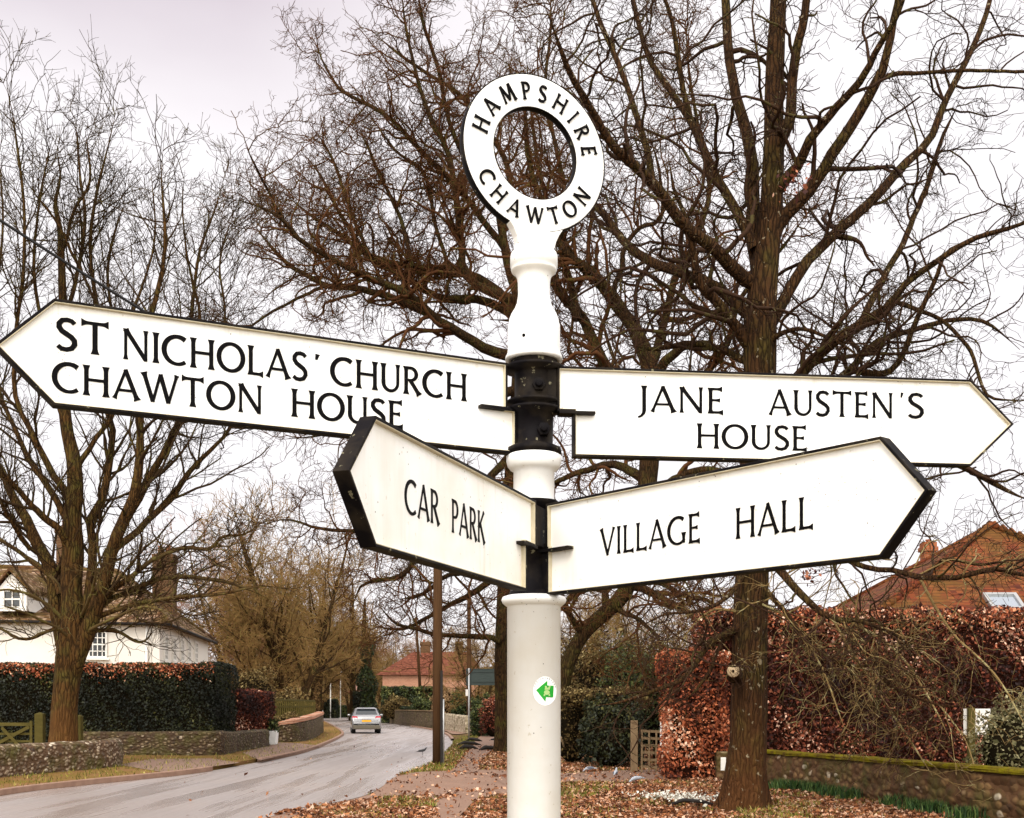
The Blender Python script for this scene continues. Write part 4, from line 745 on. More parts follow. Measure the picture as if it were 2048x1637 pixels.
# dormer
dn = empty('dormer', (-24, 50, 5), None, None); COL.objects.unlink(dn); bpy.data.objects.remove(dn)
Yd = 48.4; dx0, dx1, dp = at(-6, 1222, Yd), at(53, 1222, Yd), at(22, 1148, Yd); ev = at(0, 1180, Yd).z
m = MB(); m.prism([(dx0.x, Yd, dx0.z), (dx1.x, Yd, dx1.z), (dx1.x, Yd, ev), (dp.x, Yd, dp.z), (dx0.x, Yd, ev)], (0, 3.0, 0)); dmo = m.build('dormer', M['timber_white'], hs_)
m = MB()
for s, q in ((-1, dx0), (1, dx1)): e = Vector((q.x + s*.25, Yd-.2, ev-.12)); pk = Vector((dp.x, Yd-.2, dp.z+.12)); m.prism([e, pk, pk+Vector((0, 0, .12)), e+Vector((0, 0, .14))], (0, 3.4, 0))
m.build('dormer_roof', M['roof_tiles_old'], dmo); w0 = at(5, 1219, Yd); window(dmo, w0, (1, 0, 0), (0, -1, 0), at(46, 1, Yd).x-w0.x, at(0, 1179, Yd).z-w0.z, 2, 2, fr=.1)
# red tiled house on the right
hr = empty('tiled_house', (15, 38, 0), 'house with steep red clay tile roof, a skylight and small chimney, above the beech hedge', 'house')
FL, FR, BR, BL, AP = Vector((9.76, 33, 3.8)), Vector((20.3, 33, 3.8)), Vector((20.6, 43, 3.8)), Vector((9.3, 43, 3.8)), Vector((15.5, 38, 7.42))
m = MB(); m.add([FL, FR, BR, BL, AP], [(0, 1, 4), (1, 2, 4), (2, 3, 4), (3, 0, 4), (3, 2, 1, 0)]); m.build('roof', M['roof_tiles_red'], hr)
m = MB(); m.box((10.3, 33.5, 0), (19.8, 42.6, 3.79)); m.build('wall', M['brick_red'], hr)
m = MB()
for a, b in ((FL, AP), (FR, AP)):
    for k in range(26):
        p = a.lerp(b, (k+.5)/26); d = (b-a).normalized(); m.tube([p - d*.11 + Vector((0, 0, .02)), p + d*.10 + Vector((0, 0, .07))], [.10, .14], 8)
m.tube([BL, AP], .1, 6); m.build('hip_tiles', M['roof_tiles_red'], hr)
nr = (FR-FL).cross(AP-FL).normalized(); sc_ = FL + (FR-FL)*.0; y0 = 33.9
def on_roof(u, v):
    dr = Vector(((u-CU)/F, 1, (HV-v)/F)); o = Vector((0, 0, EYE)); k = (FL-o).dot(nr)/dr.dot(nr); return o + dr*k
p0, p1 = on_roof(1986, 1222), on_roof(2028, 1194); ux = Vector((1, 0, 0)); uy = nr.cross(ux).normalized(); uy = uy if uy.z > 0 else -uy; ww, hh_ = (p1-p0).dot(ux), (p1-p0).dot(uy); cn = p0 + ux*ww/2 + uy*hh_/2
m = MB()
for s in (-1, 1): m.obox(cn + ux*s*ww/2 + nr*.05, ux*.05, uy*(hh_/2+.05), nr*.07); m.obox(cn + uy*s*hh_/2 + nr*.052, ux*(ww/2-.05), uy*.05, nr*.07)
sk = m.build('skylight', M['galvanised'], hr); m = MB(); m.obox(cn + nr*.06, ux*(ww/2-.05), uy*(hh_/2-.05), nr*.01); m.build('pane', M['glass_sky'], sk)
ch = chimney(hr, 1848, 1873, 1084, 1125, 44.5, 'brick_red', [(1855, 1866, 1078)], .45); m = MB(); q = at(1861, 1072, 44.7); m.box((q.x-.16, 44.5, q.z-.02), (q.x+.16, 44.9, q.z+.02)); m.tube([(q.x, 44.7, q.z-.2), (q.x, 44.7, q.z)], .012, 5); m.build('chimney_cowl', M['galvanised'], ch)
# cottage beyond the bend
hc = empty('brick_cottage', (X(850, 118), 118, 0), 'long low cottage with red tiled hipped roof beyond the far garden wall', 'house'); Yc = 116
e0, e1, r0_, r1_ = at(752, 1350, Yc), at(968, 1350, Yc), at(826, 1304, Yc+4), at(940, 1306, Yc+4)
m = MB(); m.box((e0.x+.6, Yc+.4, 0), (e1.x-.4, Yc+8, e0.z)); m.build('wall', M['brick_pale'], hc)
m = MB(); m.add([(e0.x, Yc, e0.z), (e1.x, Yc, e0.z), (e1.x, Yc+8.4, e0.z), (e0.x, Yc+8.4, e0.z), (r0_.x, Yc+4.2, r0_.z), (r1_.x, Yc+4.2, r0_.z)], [(0, 1, 5, 4), (1, 2, 5), (2, 3, 4, 5), (3, 0, 4), (3, 2, 1, 0)]); m.build('roof', M['roof_tiles_far'], hc)
chimney(hc, 841, 860, 1284, 1312, Yc+4, 'brick_brown', [(845, 850, 1279)]); chimney(hc, 911, 925, 1283, 1312, Yc+4, 'brick_brown', [(914, 919, 1278)])
hp = empty('pink_cottage', (X(712, 165), 165, 0), 'tiny pink gabled cottage at the far end of the road', 'house'); g0, g1, gp_ = at(702, 1405, 165), at(724, 1385, 165), at(713, 1358, 165)
m = MB(); m.prism([(g0.x, 165, 0), (g1.x, 165, 0), (g1.x, 165, g1.z), (gp_.x, 165, gp_.z), (g0.x, 165, g1.z)], (0, 8, 0)); m.build('wall', M['pink_render'], hp)
m = MB()
for s, q in ((-1, g0.x), (1, g1.x)): m.prism([(q+s*.3, 164.8, g1.z-.3), (gp_.x, 164.8, gp_.z+.05), (gp_.x, 164.8, gp_.z+.3), (q+s*.3, 164.8, g1.z)], (0, 8.5, 0))
m.build('roof', M['roof_tiles_far'], hp)
hq = empty('brick_cottage', (X(1215, 62), 62, 0), 'corner of a pink tiled roof glimpsed through branches right of the white post', 'house'); q0, q1, q2, q3 = at(1165, 1378, 62), at(1262, 1378, 62), at(1190, 1330, 64), at(1225, 1326, 64)
m = MB(); m.add([q0, q1, q3, q2, q0+Vector((0, 5, 0)), q1+Vector((0, 5, 0))], [(0, 1, 2, 3), (1, 5, 2), (0, 3, 4), (4, 3, 2, 5)]); m.build('roof', M['roof_tiles_far'], hq); m = MB(); m.box((q0.x+.3, 62.3, 0), (q1.x-.3, 66.8, q0.z)); m.build('wall', M['brick_pale'], hq)

# ------------------------------------------------------------------ gates, fences, poles, signs
g = empty('field_gate', (X(30, 31.5), 31.5, 0), 'mossy wooden five-bar gate between the two flint walls', 'gate'); Y = 31.4; m = MB(); z0 = .09
for k, z in enumerate((.22, .42, .62, .82, 1.06)): m.box((X(-60, Y), Y, z), (X(66, Y), Y+.03, z+(.09 if k == 4 else .06)))
for u in (-58, 60): m.box((X(u, Y), Y-.032, .15), (X(u, Y)+.07, Y-.002, 1.2))
m.build('rails', M['timber_green'], g); m = MB(); m.obox((X(0, Y), Y-.05, .62), (.8, 0, .42), (0, .012, 0), (-.02, 0, .04)); m.obox((X(34, Y), Y-.075, .62), (.38, 0, -.40), (0, .011, 0), (.02, 0, .035)); m.build('brace', M['timber_green'], g)
for u, w_, hgt in ((77, 17, 1.38), (157, 9, 1.32)):
    q = Y+.0; m = MB(); m.box((X(u-w_/2, q), q, 0), (X(u+w_/2, q), q+.2, hgt)); m.add([(X(u-w_/2, q), q, hgt), (X(u+w_/2, q), q, hgt), (X(u+w_/2, q), q+.2, hgt), (X(u-w_/2, q), q+.2, hgt), (X(u, q), q+.1, hgt+.05)], [(0, 1, 4), (1, 2, 4), (2, 3, 4), (3, 0, 4)])
    tag(m.build('gate_post', M['timber_green'], None, .01), 'square mossy wooden post to which the five-bar gate is hung' if u == 77 else 'narrow wooden post half hidden by the left tree trunk', 'post')
g = empty('lattice_gate', (X(1305, 28), 28, 0), 'grey wooden lattice gate standing ajar beside the copper hedge corner', 'gate', rz=0); Y = 28; m = MB(); gx0, gx1 = X(1281, Y), X(1329, Y)
for k in range(6): z = .14 + k*.17; m.obox(((gx0+gx1)/2, Y, z+.02*k*0), ((gx1-gx0)/2, .06, -.015), (0, .012, 0), (0, 0, .03))
m.build('rails', M['timber_grey'], g); m = MB()
for k in range(4): x = gx0 + (gx1-gx0)*(.04+.31*k); m.box((x-.02, Y-.08+.04*k, .02), (x+.02, Y-.055+.04*k, 1.02))
m.build('uprights', M['timber_grey'], g)
m = MB(); m.box((X(1262, Y), Y, 0), (X(1276, Y), Y+.15, 1.25)); tag(m.build('gate_post', M['timber_grey'], None, .012), 'grey wooden post hinging the lattice gate on its left', 'post')
m = MB(); m.box((X(1320, Y), Y-.05, .55), (X(1324, Y), Y, 1.27)); m.box((X(1318, Y), Y-.06, .5), (X(1330, Y), Y+.02, .56)); tag(m.build('marker_post', M['timber_white'], None, .004), 'thin pale post at the right edge of the lattice gate', 'post')
m = MB(); m.tube([gr(1137, 1522) + (0,), tuple(at(1122, 1475, 31.5))], [.03, .02], 6); tag(m.build('leaning_stick', M['cut_wood']), 'pale stick leaning in the brambles right of the white post', 'stick')
g = empty('picket_fence', (X(595, 62), 62, 0), 'mossy picket fence on the bend behind the curved flint wall', 'fence'); pa, pb = Vector((X(552, 58), 58, 0)), Vector((X(630, 72), 72, 0)); m = MB()
for z in (1.55, 1.0, 1.9): m.obox((pa+pb)/2 + Vector((0, 0, z)), (pb-pa)/2, (0, .02, 0), (0, 0, .05))
m.build('rails', M['timber_green'], g); m = MB()
for k in range(22): p = pa.lerp(pb, k/21); m.box((p.x-.035, p.y-.05, .3), (p.x+.035, p.y-.022, 1.85+.05*(k % 2)))
m.build('pickets', M['timber_green'], g)
# utility poles
PY = 31.9; pb_ = at(875, 1530, PY)
g = empty('utility_pole', (pb_.x, PY, 0), 'thick brown wooden utility pole with metal conduit, on the grass left of the white post', 'pole')
m = MB(); m.tube([(pb_.x, PY, -.1), (pb_.x, PY, 3), (pb_.x+.02, PY, 8.0)], [.135, .13, .11], 18); m.build('pole', M['pole_wood'], g)
m = MB(); m.box((pb_.x+.085, PY-.135, 0), (pb_.x+.15, PY-.055, 2.55)); m.build('cable_cover', M['pole_tar'], g); m = MB(); m.tube([(pb_.x+.165, PY-.09, 0), (pb_.x+.165, PY-.09, 1.78)], .028, 8); m.build('conduit', M['galvanised'], g)
m = MB(); m.lathe([(7.7, .03), (7.72, .05), (7.8, .05), (7.82, .03)], (pb_.x-.02, PY-.16), 10); m.build('insulator', M['timber_white'], g)
a, b = Vector((pb_.x-.02, PY-.16, 7.76)), at(-420, 160, 23); pts = [a.lerp(b, k/30) + Vector((0, 0, -.9*4*(k/30)*(1-k/30)*.35)) for k in range(31)]
m = MB(); m.tube(pts, .032, 6); tag(m.build('overhead_cable', M['cable_black']), 'black overhead cable sloping down from the upper left edge', 'cable')
a, b = at(844, 1446, 108), at(834, 1270, 108); g = empty('utility_pole', (a.x, 108, 0), 'slim pale leaning pole on the far pavement beyond the bend', 'pole'); m = MB(); m.tube([(a.x, 108, 0), (b.x, 108, b.z), (b.x-.12, 108, b.z+1.6)], [.16, .12, .11], 10); m.build('pole', M['pole_wood'], g)
m = MB(); m.tube([(b.x+.35, 107.8, b.z-2), (b.x+.15, 107.8, b.z-.2)], .04, 6); m.build('conduit', M['galvanised'], g); m = MB(); m.box((a.x-.1, 107.75, .25), (a.x+.1, 107.83, .45)); m.build('plate', M['timber_white'], g)
a = at(938, 1270, 75); m = MB(); m.tube([(a.x, 75, 0), (a.x, 75, a.z+2.5)], [.16, .12], 10); tag(m.build('utility_pole', M['pole_wood']), 'brown pole rising directly behind the grey road sign', 'pole')
g = empty('road_sign', (X(968, 54), 54, 0), 'rectangular road sign seen from its grey-green back, on two posts', 'sign'); Y = 54; s0, s1 = at(932, 1371, Y), at(1004, 1338, Y); m = MB(); m.box((s0.x, Y-.02, s0.z), (s1.x, Y, s1.z)); pn = m.build('panel', M['sign_back'], g)
m = MB()
for z in (s0.z+.14, s1.z-.16): m.box((s0.x+.02, Y-.05, z), (s1.x-.02, Y-.022, z+.05))
m.box((s0.x, Y-.035, s1.z-.03), (s1.x, Y-.021, s1.z)); m.build('stiffener', M['sign_back'], pn)
for u in (938, 1000): m = MB(); m.tube([(X(u, Y), Y-.09, 0), (X(u, Y), Y-.09, s1.z+.02)], .04, 10); m.build('post', M['galvanised'], g)
m = MB(); m.box((X(934, Y)-.06, Y-.16, 2.05), (X(934, Y)+.06, Y-.1, 2.35)); m.build('label_plate', M['timber_white'], g)
g = empty('notice_board', (X(1945, 20), 20, 0), 'white notice board on a wooden post at the right edge', 'sign'); Y = 20.2; m = MB(); m.box((X(1938, Y), Y, 0), (X(1951, Y), Y+.1, at(0, 1416, Y).z)); m.build('post', M['timber_green'], g, .008)
n0, n1 = at(1932, 1470, Y), at(1986, 1418, Y); m = MB(); m.box((n0.x, Y+.105, n0.z), (n1.x, Y+.125, n1.z)); m.build('board', M['timber_white'], g, .003)
g = empty('bollard', (X(643, 128), 128, 0), 'small white bollard on the grass at the far bend', 'bollard'); m = MB(); m.tube([(X(643, 128), 128, 0), (X(643, 128), 128, .85)], .09, 8); m.build('post', M['timber_white'], g); m = MB(); m.tube([(X(643, 128), 128, .852), (X(643, 128), 128, 1.1)], .17, 8); m.build('head', M['timber_white'], g)
for u, v0, v1, Y, r, lab in ((661, 1396, 1363, 150, .07, 'white pole in front of the far wood at the bend'), (681, 1396, 1345, 155, .06, 'slim grey pole left of the pink cottage')):
    p, q = at(u, v0, Y), at(u, v1, Y); m = MB(); m.tube([(p.x, Y, 0), (q.x, Y, q.z)], r, 8); tag(m.build('lamp_pole', M['timber_white']), lab, 'pole')
m = MB(); c = gr(543, 1494); g = empty('planter', (c[0], c[1], .09), 'white square planter at the corner of the flint walls', 'planter'); x, y = c; w_ = .24
m.add([(x-w_*.85, y-w_*.85, .09), (x+w_*.85, y-w_*.85, .09), (x+w_*.85, y+w_*.85, .09), (x-w_*.85, y+w_*.85, .09), (x-w_, y-w_, .62), (x+w_, y-w_, .62), (x+w_, y+w_, .62), (x-w_, y+w_, .62)], [(0, 1, 5, 4), (1, 2, 6, 5), (2, 3, 7, 6), (3, 0, 4, 7), (4, 5, 6, 7)]); m.build('pot', M['planter_white'], g, .015)
rng = rs(3); P = np.array([x, y, .85]) + rng.normal(0, .13, (700, 3)); V, Q, T = leaf_quads(P, .09, rng); np_mesh('plant', V, Q, M['leaf_green'], g, T)

# ------------------------------------------------------------------ car
cy_, cx_ = 67.0, X(733, 67.0); car = empty('parked_car', (cx_, cy_, 0), 'white crossover car seen from behind, driving round the bend', 'car', rz=R(9)); WORLDMODE[0] = False; Cm = MB()
Wd, Ln = .84, 4.2
def sect(y, zb, zs, zr, wb, wr):        # body cross-sections: sill, shoulder, roof
    return [(-wb*.94, y, zb), (-wb, y, zb+.16), (-wb, y, zs-.12), (-wb*.95, y, zs), (-wr, y, zr-.05), (-wr*.8, y, zr), (wr*.8, y, zr), (wr, y, zr-.05), (wb*.95, y, zs), (wb, y, zs-.12), (wb, y, zb+.16), (wb*.94, y, zb)]
SC = [sect(-.02, .42, .62, .66, .70, .66), sect(.0, .34, .86, .90, .78, .72), sect(.10, .30, .98, 1.02, .83, .74), sect(.28, .26, 1.02, 1.10, .84, .70), sect(.62, .24, 1.02, 1.44, .84, .60), sect(1.2, .24, 1.01, 1.50, .84, .61), sect(2.2, .24, .98, 1.49, .84, .60), sect(2.9, .24, .96, 1.12, .84, .66), sect(3.9, .28, .80, .88, .80, .70), sect(4.2, .34, .6, .62, .68, .6)]
vs = [p for s in SC for p in s]; n = 12; fs = [(k*n+i, k*n+(i+1) % n, (k+1)*n+(i+1) % n, (k+1)*n+i) for k in range(len(SC)-1) for i in range(n)] + [tuple(range(n)), tuple(range((len(SC)-1)*n, len(SC)*n))]
Cm.add(vs, fs, smooth=True); Cm.build('body', M['car_paint'], car)
def quadp(name, pts, mat, par=car, off=(0, -.012, 0), th=.02): m = MB(); m.prism([Vector(p)+Vector(off) for p in pts], (0, th*.5, 0)); return m.build(name, M[mat], par)
quadp('rear_window', [(-.62, .285, 1.09), (.62, .285, 1.09), (.52, .60, 1.41), (-.52, .60, 1.41)], 'car_glass', off=(0, -.03, .012)); quadp('spoiler', [(-.56, .50, 1.42), (.56, .50, 1.42), (.52, .60, 1.47), (-.52, .60, 1.47)], 'car_paint', off=(0, -.05, .01))
for s in (-1, 1):
    quadp('tail_light', [(s*.50, .05, .88), (s*.81, .13, .86), (s*.80, .14, 1.00), (s*.52, .05, 1.0)], 'tail_light', off=(0, -.06, 0), th=.10)
    m = MB(); m.prism([(s*.80, .9, 1.05), (s*.80, 2.75, 1.02), (s*.635, 2.3, 1.40), (s*.635, .95, 1.40)], (s*.03, 0, 0)); m.build('side_window', M['car_glass'], car)
    m = MB(); m.ellipsoid((s*.95, 2.35, 1.05), (.10, .07, .07), 10, 6); m.build('wing_mirror', M['car_paint'], car)
    quadp('exhaust_trim', [(s*.46, -.03, .46), (s*.72, .0, .50), (s*.72, .0, .58), (s*.50, -.03, .54)], 'rubber', off=(0, -.03, 0))
    for yy in (.78, 3.3):
        m = MB(); m.tube([(s*.60, yy, .33), (s*.83, yy, .33)], .33, 20); wh = m.build('wheel', M['rubber'], car); m = MB(); m.tube([(s*.835, yy, .33), (s*.85, yy, .33)], .2, 12); m.build('rim', M['alloy'], wh)
quadp('number_plate', [(-.26, -.02, .68), (.26, -.02, .68), (.26, -.02, .79), (-.26, -.02, .79)], 'plate_yellow', off=(0, -.05, 0)); m = MB(); m.box((-.76, -.06, .27), (.76, .14, .50)); m.build('bumper', M['car_trim'], car, .03)
quadp('badge_strip', [(-.3, -.0, .82), (.3, -.0, .82), (.3, .0, .84), (-.3, .0, .84)], 'alloy', off=(0, -.045, 0)); WORLDMODE[0] = True

# ------------------------------------------------------------------ birds
def bird(name, loc, s, rz, body, wing, label, pose=0, group=None):
    g = empty(name, loc, label, 'bird', group, rz); g.scale = (s, s, s); WORLDMODE[0] = False; m = MB()
    ctrs = [(-.62, .30, .02), (-.45, .34, .035), (-.28, .38, .075), (-.08, .42, .115), (.10, .46, .12), (.22, .52, .10), (.29, .60, .065), (.33, .67, .062), (.39, .69, .055), (.45, .685, .02)] if not pose else [(-.62, .36, .02), (-.45, .38, .035), (-.28, .38, .075), (-.08, .38, .115), (.10, .36, .12), (.22, .32, .10), (.31, .26, .065), (.37, .20, .062), (.42, .17, .055), (.46, .14, .02)]
    m.tube([(a, 0, b) for a, b, c in ctrs], [c for a, b, c in ctrs], 12); m.build('body', M[body], g); hx, hz = ctrs[-2][0], ctrs[-2][1]
    m = MB(); m.tube([(hx+.03, 0, hz), (hx+.14, 0, hz-(.02 if not pose else .07))], [.022, .004], 6); m.build('beak', M['beak_dark'], g)
    for s_ in (-1, 1):
        m = MB(); m.ellipsoid((-.12, s_*.10, .42 if not pose else .40), (.27, .03, .085), 12, 6); m.build('wing', M[wing], g); m = MB(); m.tube([(.0, s_*.05, .32), (.02, s_*.05, .16), (.0, s_*.05, .01), (.07, s_*.06, .008)], [.018, .01, .009, .006], 5); m.build('leg', M['bird_leg' if body != 'crow_black' else 'beak_dark'], g)
        m = MB(); m.ellipsoid((hx+.01, s_*.048, hz+.012), (.009, .006, .009), 6, 4); m.build('eye', M['beak_dark'], g)
    WORLDMODE[0] = True; return g
for u, v, s, rz, lab, nm, b, w_, po in ((845, 1512, .34, R(-10), 'black crow standing on the road left of the utility pole', 'crow', 'crow_black', 'crow_black', 0), (988, 1487, .36, R(20), 'black crow upright on the dirt path by the dark trunk', 'crow', 'crow_black', 'crow_black', 0), (1231, 1561, .34, R(75), 'grey pigeon on the footpath facing the gate, middle one of three', 'pigeon', 'pigeon_grey', 'pigeon_dark', 0), (1178, 1549, .33, R(160), 'grey pigeon pecking in the leaves behind the footpath', 'pigeon', 'pigeon_grey', 'pigeon_dark', 1), (1272, 1571, .34, R(200), 'pale pigeon pecking at the near edge of the footpath', 'pigeon', 'pigeon_grey', 'pigeon_grey', 1)):
    x, y = gr(u, v); bird(nm, (x, y, .02), s, rz, b, w_, lab, po, 'crows' if nm == 'crow' else 'pigeons')
# fallen boughs and a log on the verge by the path
for i, (u, v, l, a, lab) in enumerate(((938, 1492, 1.0, .3, 'dark broken bough on the verge below the road sign'), (948, 1484, .8, -.4, 'curved dark bough at the left edge of the dirt path'), (937, 1500, .7, .1, 'short black log lying nearest on the verge left of the dirt path'), (978, 1502, .8, .5, 'dark log lying at the right edge of the dirt path'), (1385, 1616, .75, -.05, 'black stick lying in the white flowers near the oak foot'))):
    x, y = gr(u, v); d = Vector((math.cos(a), math.sin(a), 0)); c = Vector((x, y, .07)); m = MB(); m.tube([c - d*l/2 + Vector((0, 0, -.04)), c - d*l*.2 + Vector((0, 0, .05)), c + d*l*.2 + Vector((0, 0, .03)), c + d*l/2 + Vector((0, 0, -.04))], [.03, .08 if i < 4 else .03, .07 if i < 4 else .03, .02], 8); tag(m.build('fallen_bough', M['pole_tar']), lab, 'log')

# ------------------------------------------------------------------ leaf litter, grass, flowers
ROADP = np.array(RL + RR); APR = [gr(*p) for p in APRON]; APR2 = [gr(*p) for p in APRON2]
FP1 = [gr(*p) for p in [(1000, 1541), (1130, 1548), (1230, 1543), (1335, 1541), (1470, 1546), (1470, 1556), (1350, 1562), (1240, 1567), (1130, 1569), (1010, 1572)]]; FP2 = [gr(*p) for p in [(905, 1545), (925, 1520), (942, 1498), (950, 1484), (968, 1470), (1004, 1462), (1010, 1472), (992, 1484), (985, 1500), (960, 1525), (955, 1545)]]
def clump(P, f=1.0, s=0): return .5 + .25*(np.sin(P[:, 0]*1.9*f+s) * np.cos(P[:, 1]*1.3*f+s*2) + np.sin(P[:, 0]*4.3*f+P[:, 1]*3.1*f+s) * .6 + np.sin(P[:, 1]*6.1*f - P[:, 0]*2.2*f)*.4)
rng = rs(500); n = 470000; Y = 15 + 33*rng.rand(n)**1.6; Xx = rng.uniform(-.30, .52, n)*Y; P = np.stack([Xx, Y], 1)
right = Xx > -6.5 + 0*Xx
onroad = inpoly(P, ROADP.tolist()); onap = inpoly(P, APR) | inpoly(P, APR2); onfp = inpoly(P, FP1) | inpoly(P, FP2)
cl = clump(P, .8); pr = np.where(onroad, .0005, np.where(onap, .012 + .10*(cl > .68), np.where(onfp, .06, .10 + .95*np.clip((cl-.22)*2.0, 0, 1))))
leftside = (~onroad) & (Xx < -4.6) ; pr = np.where(leftside, .008, pr)
pole_grass = inpoly(P, [gr(800, 1548), gr(860, 1528), gr(905, 1480), gr(960, 1470), gr(900, 1545)]); pr = np.where(pole_grass, pr*.22, pr)
k = rng.rand(n) < pr; P = P[k]; cl = cl[k]; C = np.column_stack([P, .022 + .03*rng.rand(len(P))]); V, Q, T = leaf_quads(C, .068*np.where(cl > .6, 1.1, .92), rng, flat=.35)
T = np.clip(T**1.1 * .9 + .12*(cl-.5), 0, 1); tag(np_mesh('fallen_leaves', V, Q, M['leaf_litter'], None, T), kind='stuff')
n = 300000; Y = 15 + 60*rng.rand(n)**1.5; Xx = rng.uniform(-.48, .5, n)*Y; P = np.stack([Xx, Y], 1); onroad = inpoly(P, ROADP.tolist()); bad = onroad | inpoly(P, APR) | inpoly(P, APR2) | inpoly(P, FP1) | inpoly(P, FP2)
pg = inpoly(P, [gr(795, 1552), gr(860, 1528), gr(910, 1480), (gr(960, 1468)), gr(900, 1548)]); pg2 = inpoly(P, [gr(760, 1600), gr(800, 1592), gr(870, 1602), gr(900, 1620), gr(740, 1625)]); pg3 = inpoly(P, [gr(1110, 1570), gr(1250, 1568), gr(1180, 1600), gr(1110, 1625)]) | inpoly(P, [gr(1500, 1600), gr(1650, 1610), gr(1600, 1650), gr(1450, 1650)])
k = (~bad) & (rng.rand(n) < np.where(pg, .95, np.where(pg2 | pg3, .7, np.where(Xx < -5, .13, .30*(clump(P, 1, 3) > .60)))))
P = P[k]; m_ = len(P); h = rng.uniform(.04, .11, m_); a = rng.uniform(0, 6.28, m_); lean = rng.normal(0, .04, (m_, 2)); base = np.column_stack([P, np.where(P[:, 0] < -5.0, .09, .012)]); wv = np.stack([np.cos(a)*.010, np.sin(a)*.010, 0*a], 1); tip = base + np.column_stack([lean, h])
V = np.stack([base-wv, base+wv, tip], 1).reshape(-1, 3); tag(np_mesh('grass', V, np.arange(3*m_).reshape(-1, 3), M['grass_blade'], None, rng.rand(m_)), kind='stuff')
# daffodil shoots along the mossy wall
G = 'green daffodil clumps along the foot of the mossy wall'
for i, (u, v, r) in enumerate(((1560, 1582, .30), (1590, 1583, .34), (1625, 1588, .36), (1665, 1596, .34), (1700, 1602, .32), (1790, 1618, .34), (1830, 1626, .36), (1870, 1632, .30), (1930, 1645, .35))):
    x, y = gr(u, v); m_ = 260; P = np.array([x, y]) + rng.normal(0, r*.30, (m_, 2)); h = rng.uniform(.12, .26, m_); a = rng.uniform(0, 6.28, m_); base = np.column_stack([P, 0*h]); wv = np.stack([np.cos(a)*.009, np.sin(a)*.009, 0*a], 1); ln_ = rng.normal(0, .05, (m_, 2)); tip = base + np.column_stack([ln_, h]); mid = base + np.column_stack([ln_*.3, h*.6])
    V = np.stack([base-wv, base+wv, mid+wv*.8, tip, mid-wv*.8], 1).reshape(-1, 3); lab = ('clump of green shoots closest to the oak trunk' if i == 0 else 'clump of green shoots at the foot of the mossy wall right of the oak'); tag(np_mesh('daffodil_clump', V, np.arange(5*m_).reshape(-1, 5), M['daffodil_leaf'], None, rng.rand(m_)), lab, 'plant', G)
for (u, v, r, nn, nm) in ((1345, 1602, .42, 420, 'snowdrops'), (1400, 1610, .3, 160, 'snowdrops')):
    x, y = gr(u, v); P = np.column_stack([rng.normal(x, r*.9, nn), rng.normal(y, r, nn), rng.uniform(.07, .13, nn)]); V, Q, T = leaf_quads(P, .045, rng); tag(np_mesh(nm, V, Q, M['petal_white'], None, T), kind='stuff')

# ------------------------------------------------------------------ the signpost
AX, AY = .0615, 3.30; zv = lambda v: EYE + (HV - v) * .0014043
SP = empty('signpost', (AX, AY, 0), 'white cast iron village signpost with black lettered arms and a round name ring on top', 'signpost')
m = MB(); m.lathe([(0, .10), (.05, .10), (.12, .0751), (zv(1214), .0751), (zv(1213), .079), (zv(1207), .088), (zv(1201), .0915), (zv(1195), .088), (zv(1192), .075)], (AX, AY), 64); m.build('shaft', M['white_paint'], SP)
m = MB(); m.lathe([(zv(1010), .0575), (zv(944), .0575), (zv(941), .066), (zv(934), .074), (zv(924), .0775), (zv(914), .0775), (zv(911), .072)], (AX, AY), 64); m.build('upper_shaft', M['white_paint'], SP)
m = MB(); m.lathe([(zv(724), .070), (zv(722), .0805), (zv(716), .080), (zv(708), .0745), (zv(700), .0735), (zv(652), .0735), (zv(648), .071), (zv(640), .0695), (zv(630), .064), (zv(620), .055), (zv(608), .048), (zv(590), .0445), (zv(566), .0455), (zv(556), .048), (zv(549), .054), (zv(545), .062), (zv(541), .0645), (zv(537), .0625), (zv(534), .0665), (zv(515), .0665), (zv(509), .064), (zv(505), .057), (zv(488), .0555), (zv(470), .05)], (AX, AY), 64); m.build('baluster_cap', M['white_paint'], SP)
m = MB(); m.tube([(AX-.029, AY-.0668, zv(686)), (AX-.0292, AY-.069, zv(686))], .0048, 10); m.build('peg_hole', M['letter_black'], SP)
m = MB(); m.lathe([(zv(724), .066), (zv(733), .066), (zv(737), .087), (zv(742), .087), (zv(746), .056), (zv(752), .054), (zv(800), .054), (zv(804), .076), (zv(809), .078), (zv(812), .060), (zv(816), .060), (zv(819), .078), (zv(824), .078), (zv(830), .055), (zv(890), .053), (zv(898), .076), (zv(907), .078), (zv(911), .062)], (AX, AY), 48); m.build('arm_collar', M['black_paint'], SP)
m = MB(); m.lathe([(zv(1004), .068), (zv(1012), .068), (zv(1016), .055), (zv(1090), .055), (zv(1094), .068), (zv(1104), .068), (zv(1108), .055), (zv(1180), .055), (zv(1184), .068), (zv(1192), .070)], (AX, AY), 48); m.build('arm_collar', M['black_paint'], SP)
for u, v in ((1078, 768), (1088, 858)):
    c = at(u, v, AY-.058); m = MB(); m.tube([c + Vector((0, .02, 0)), c + Vector((0, -.004, 0))], [.020, .019], 6); m.tube([c + Vector((0, -.004, 0)), c + Vector((0, -.016, 0))], [.011, .009], 10); m.build('bolt', M['black_paint'], SP, .001)
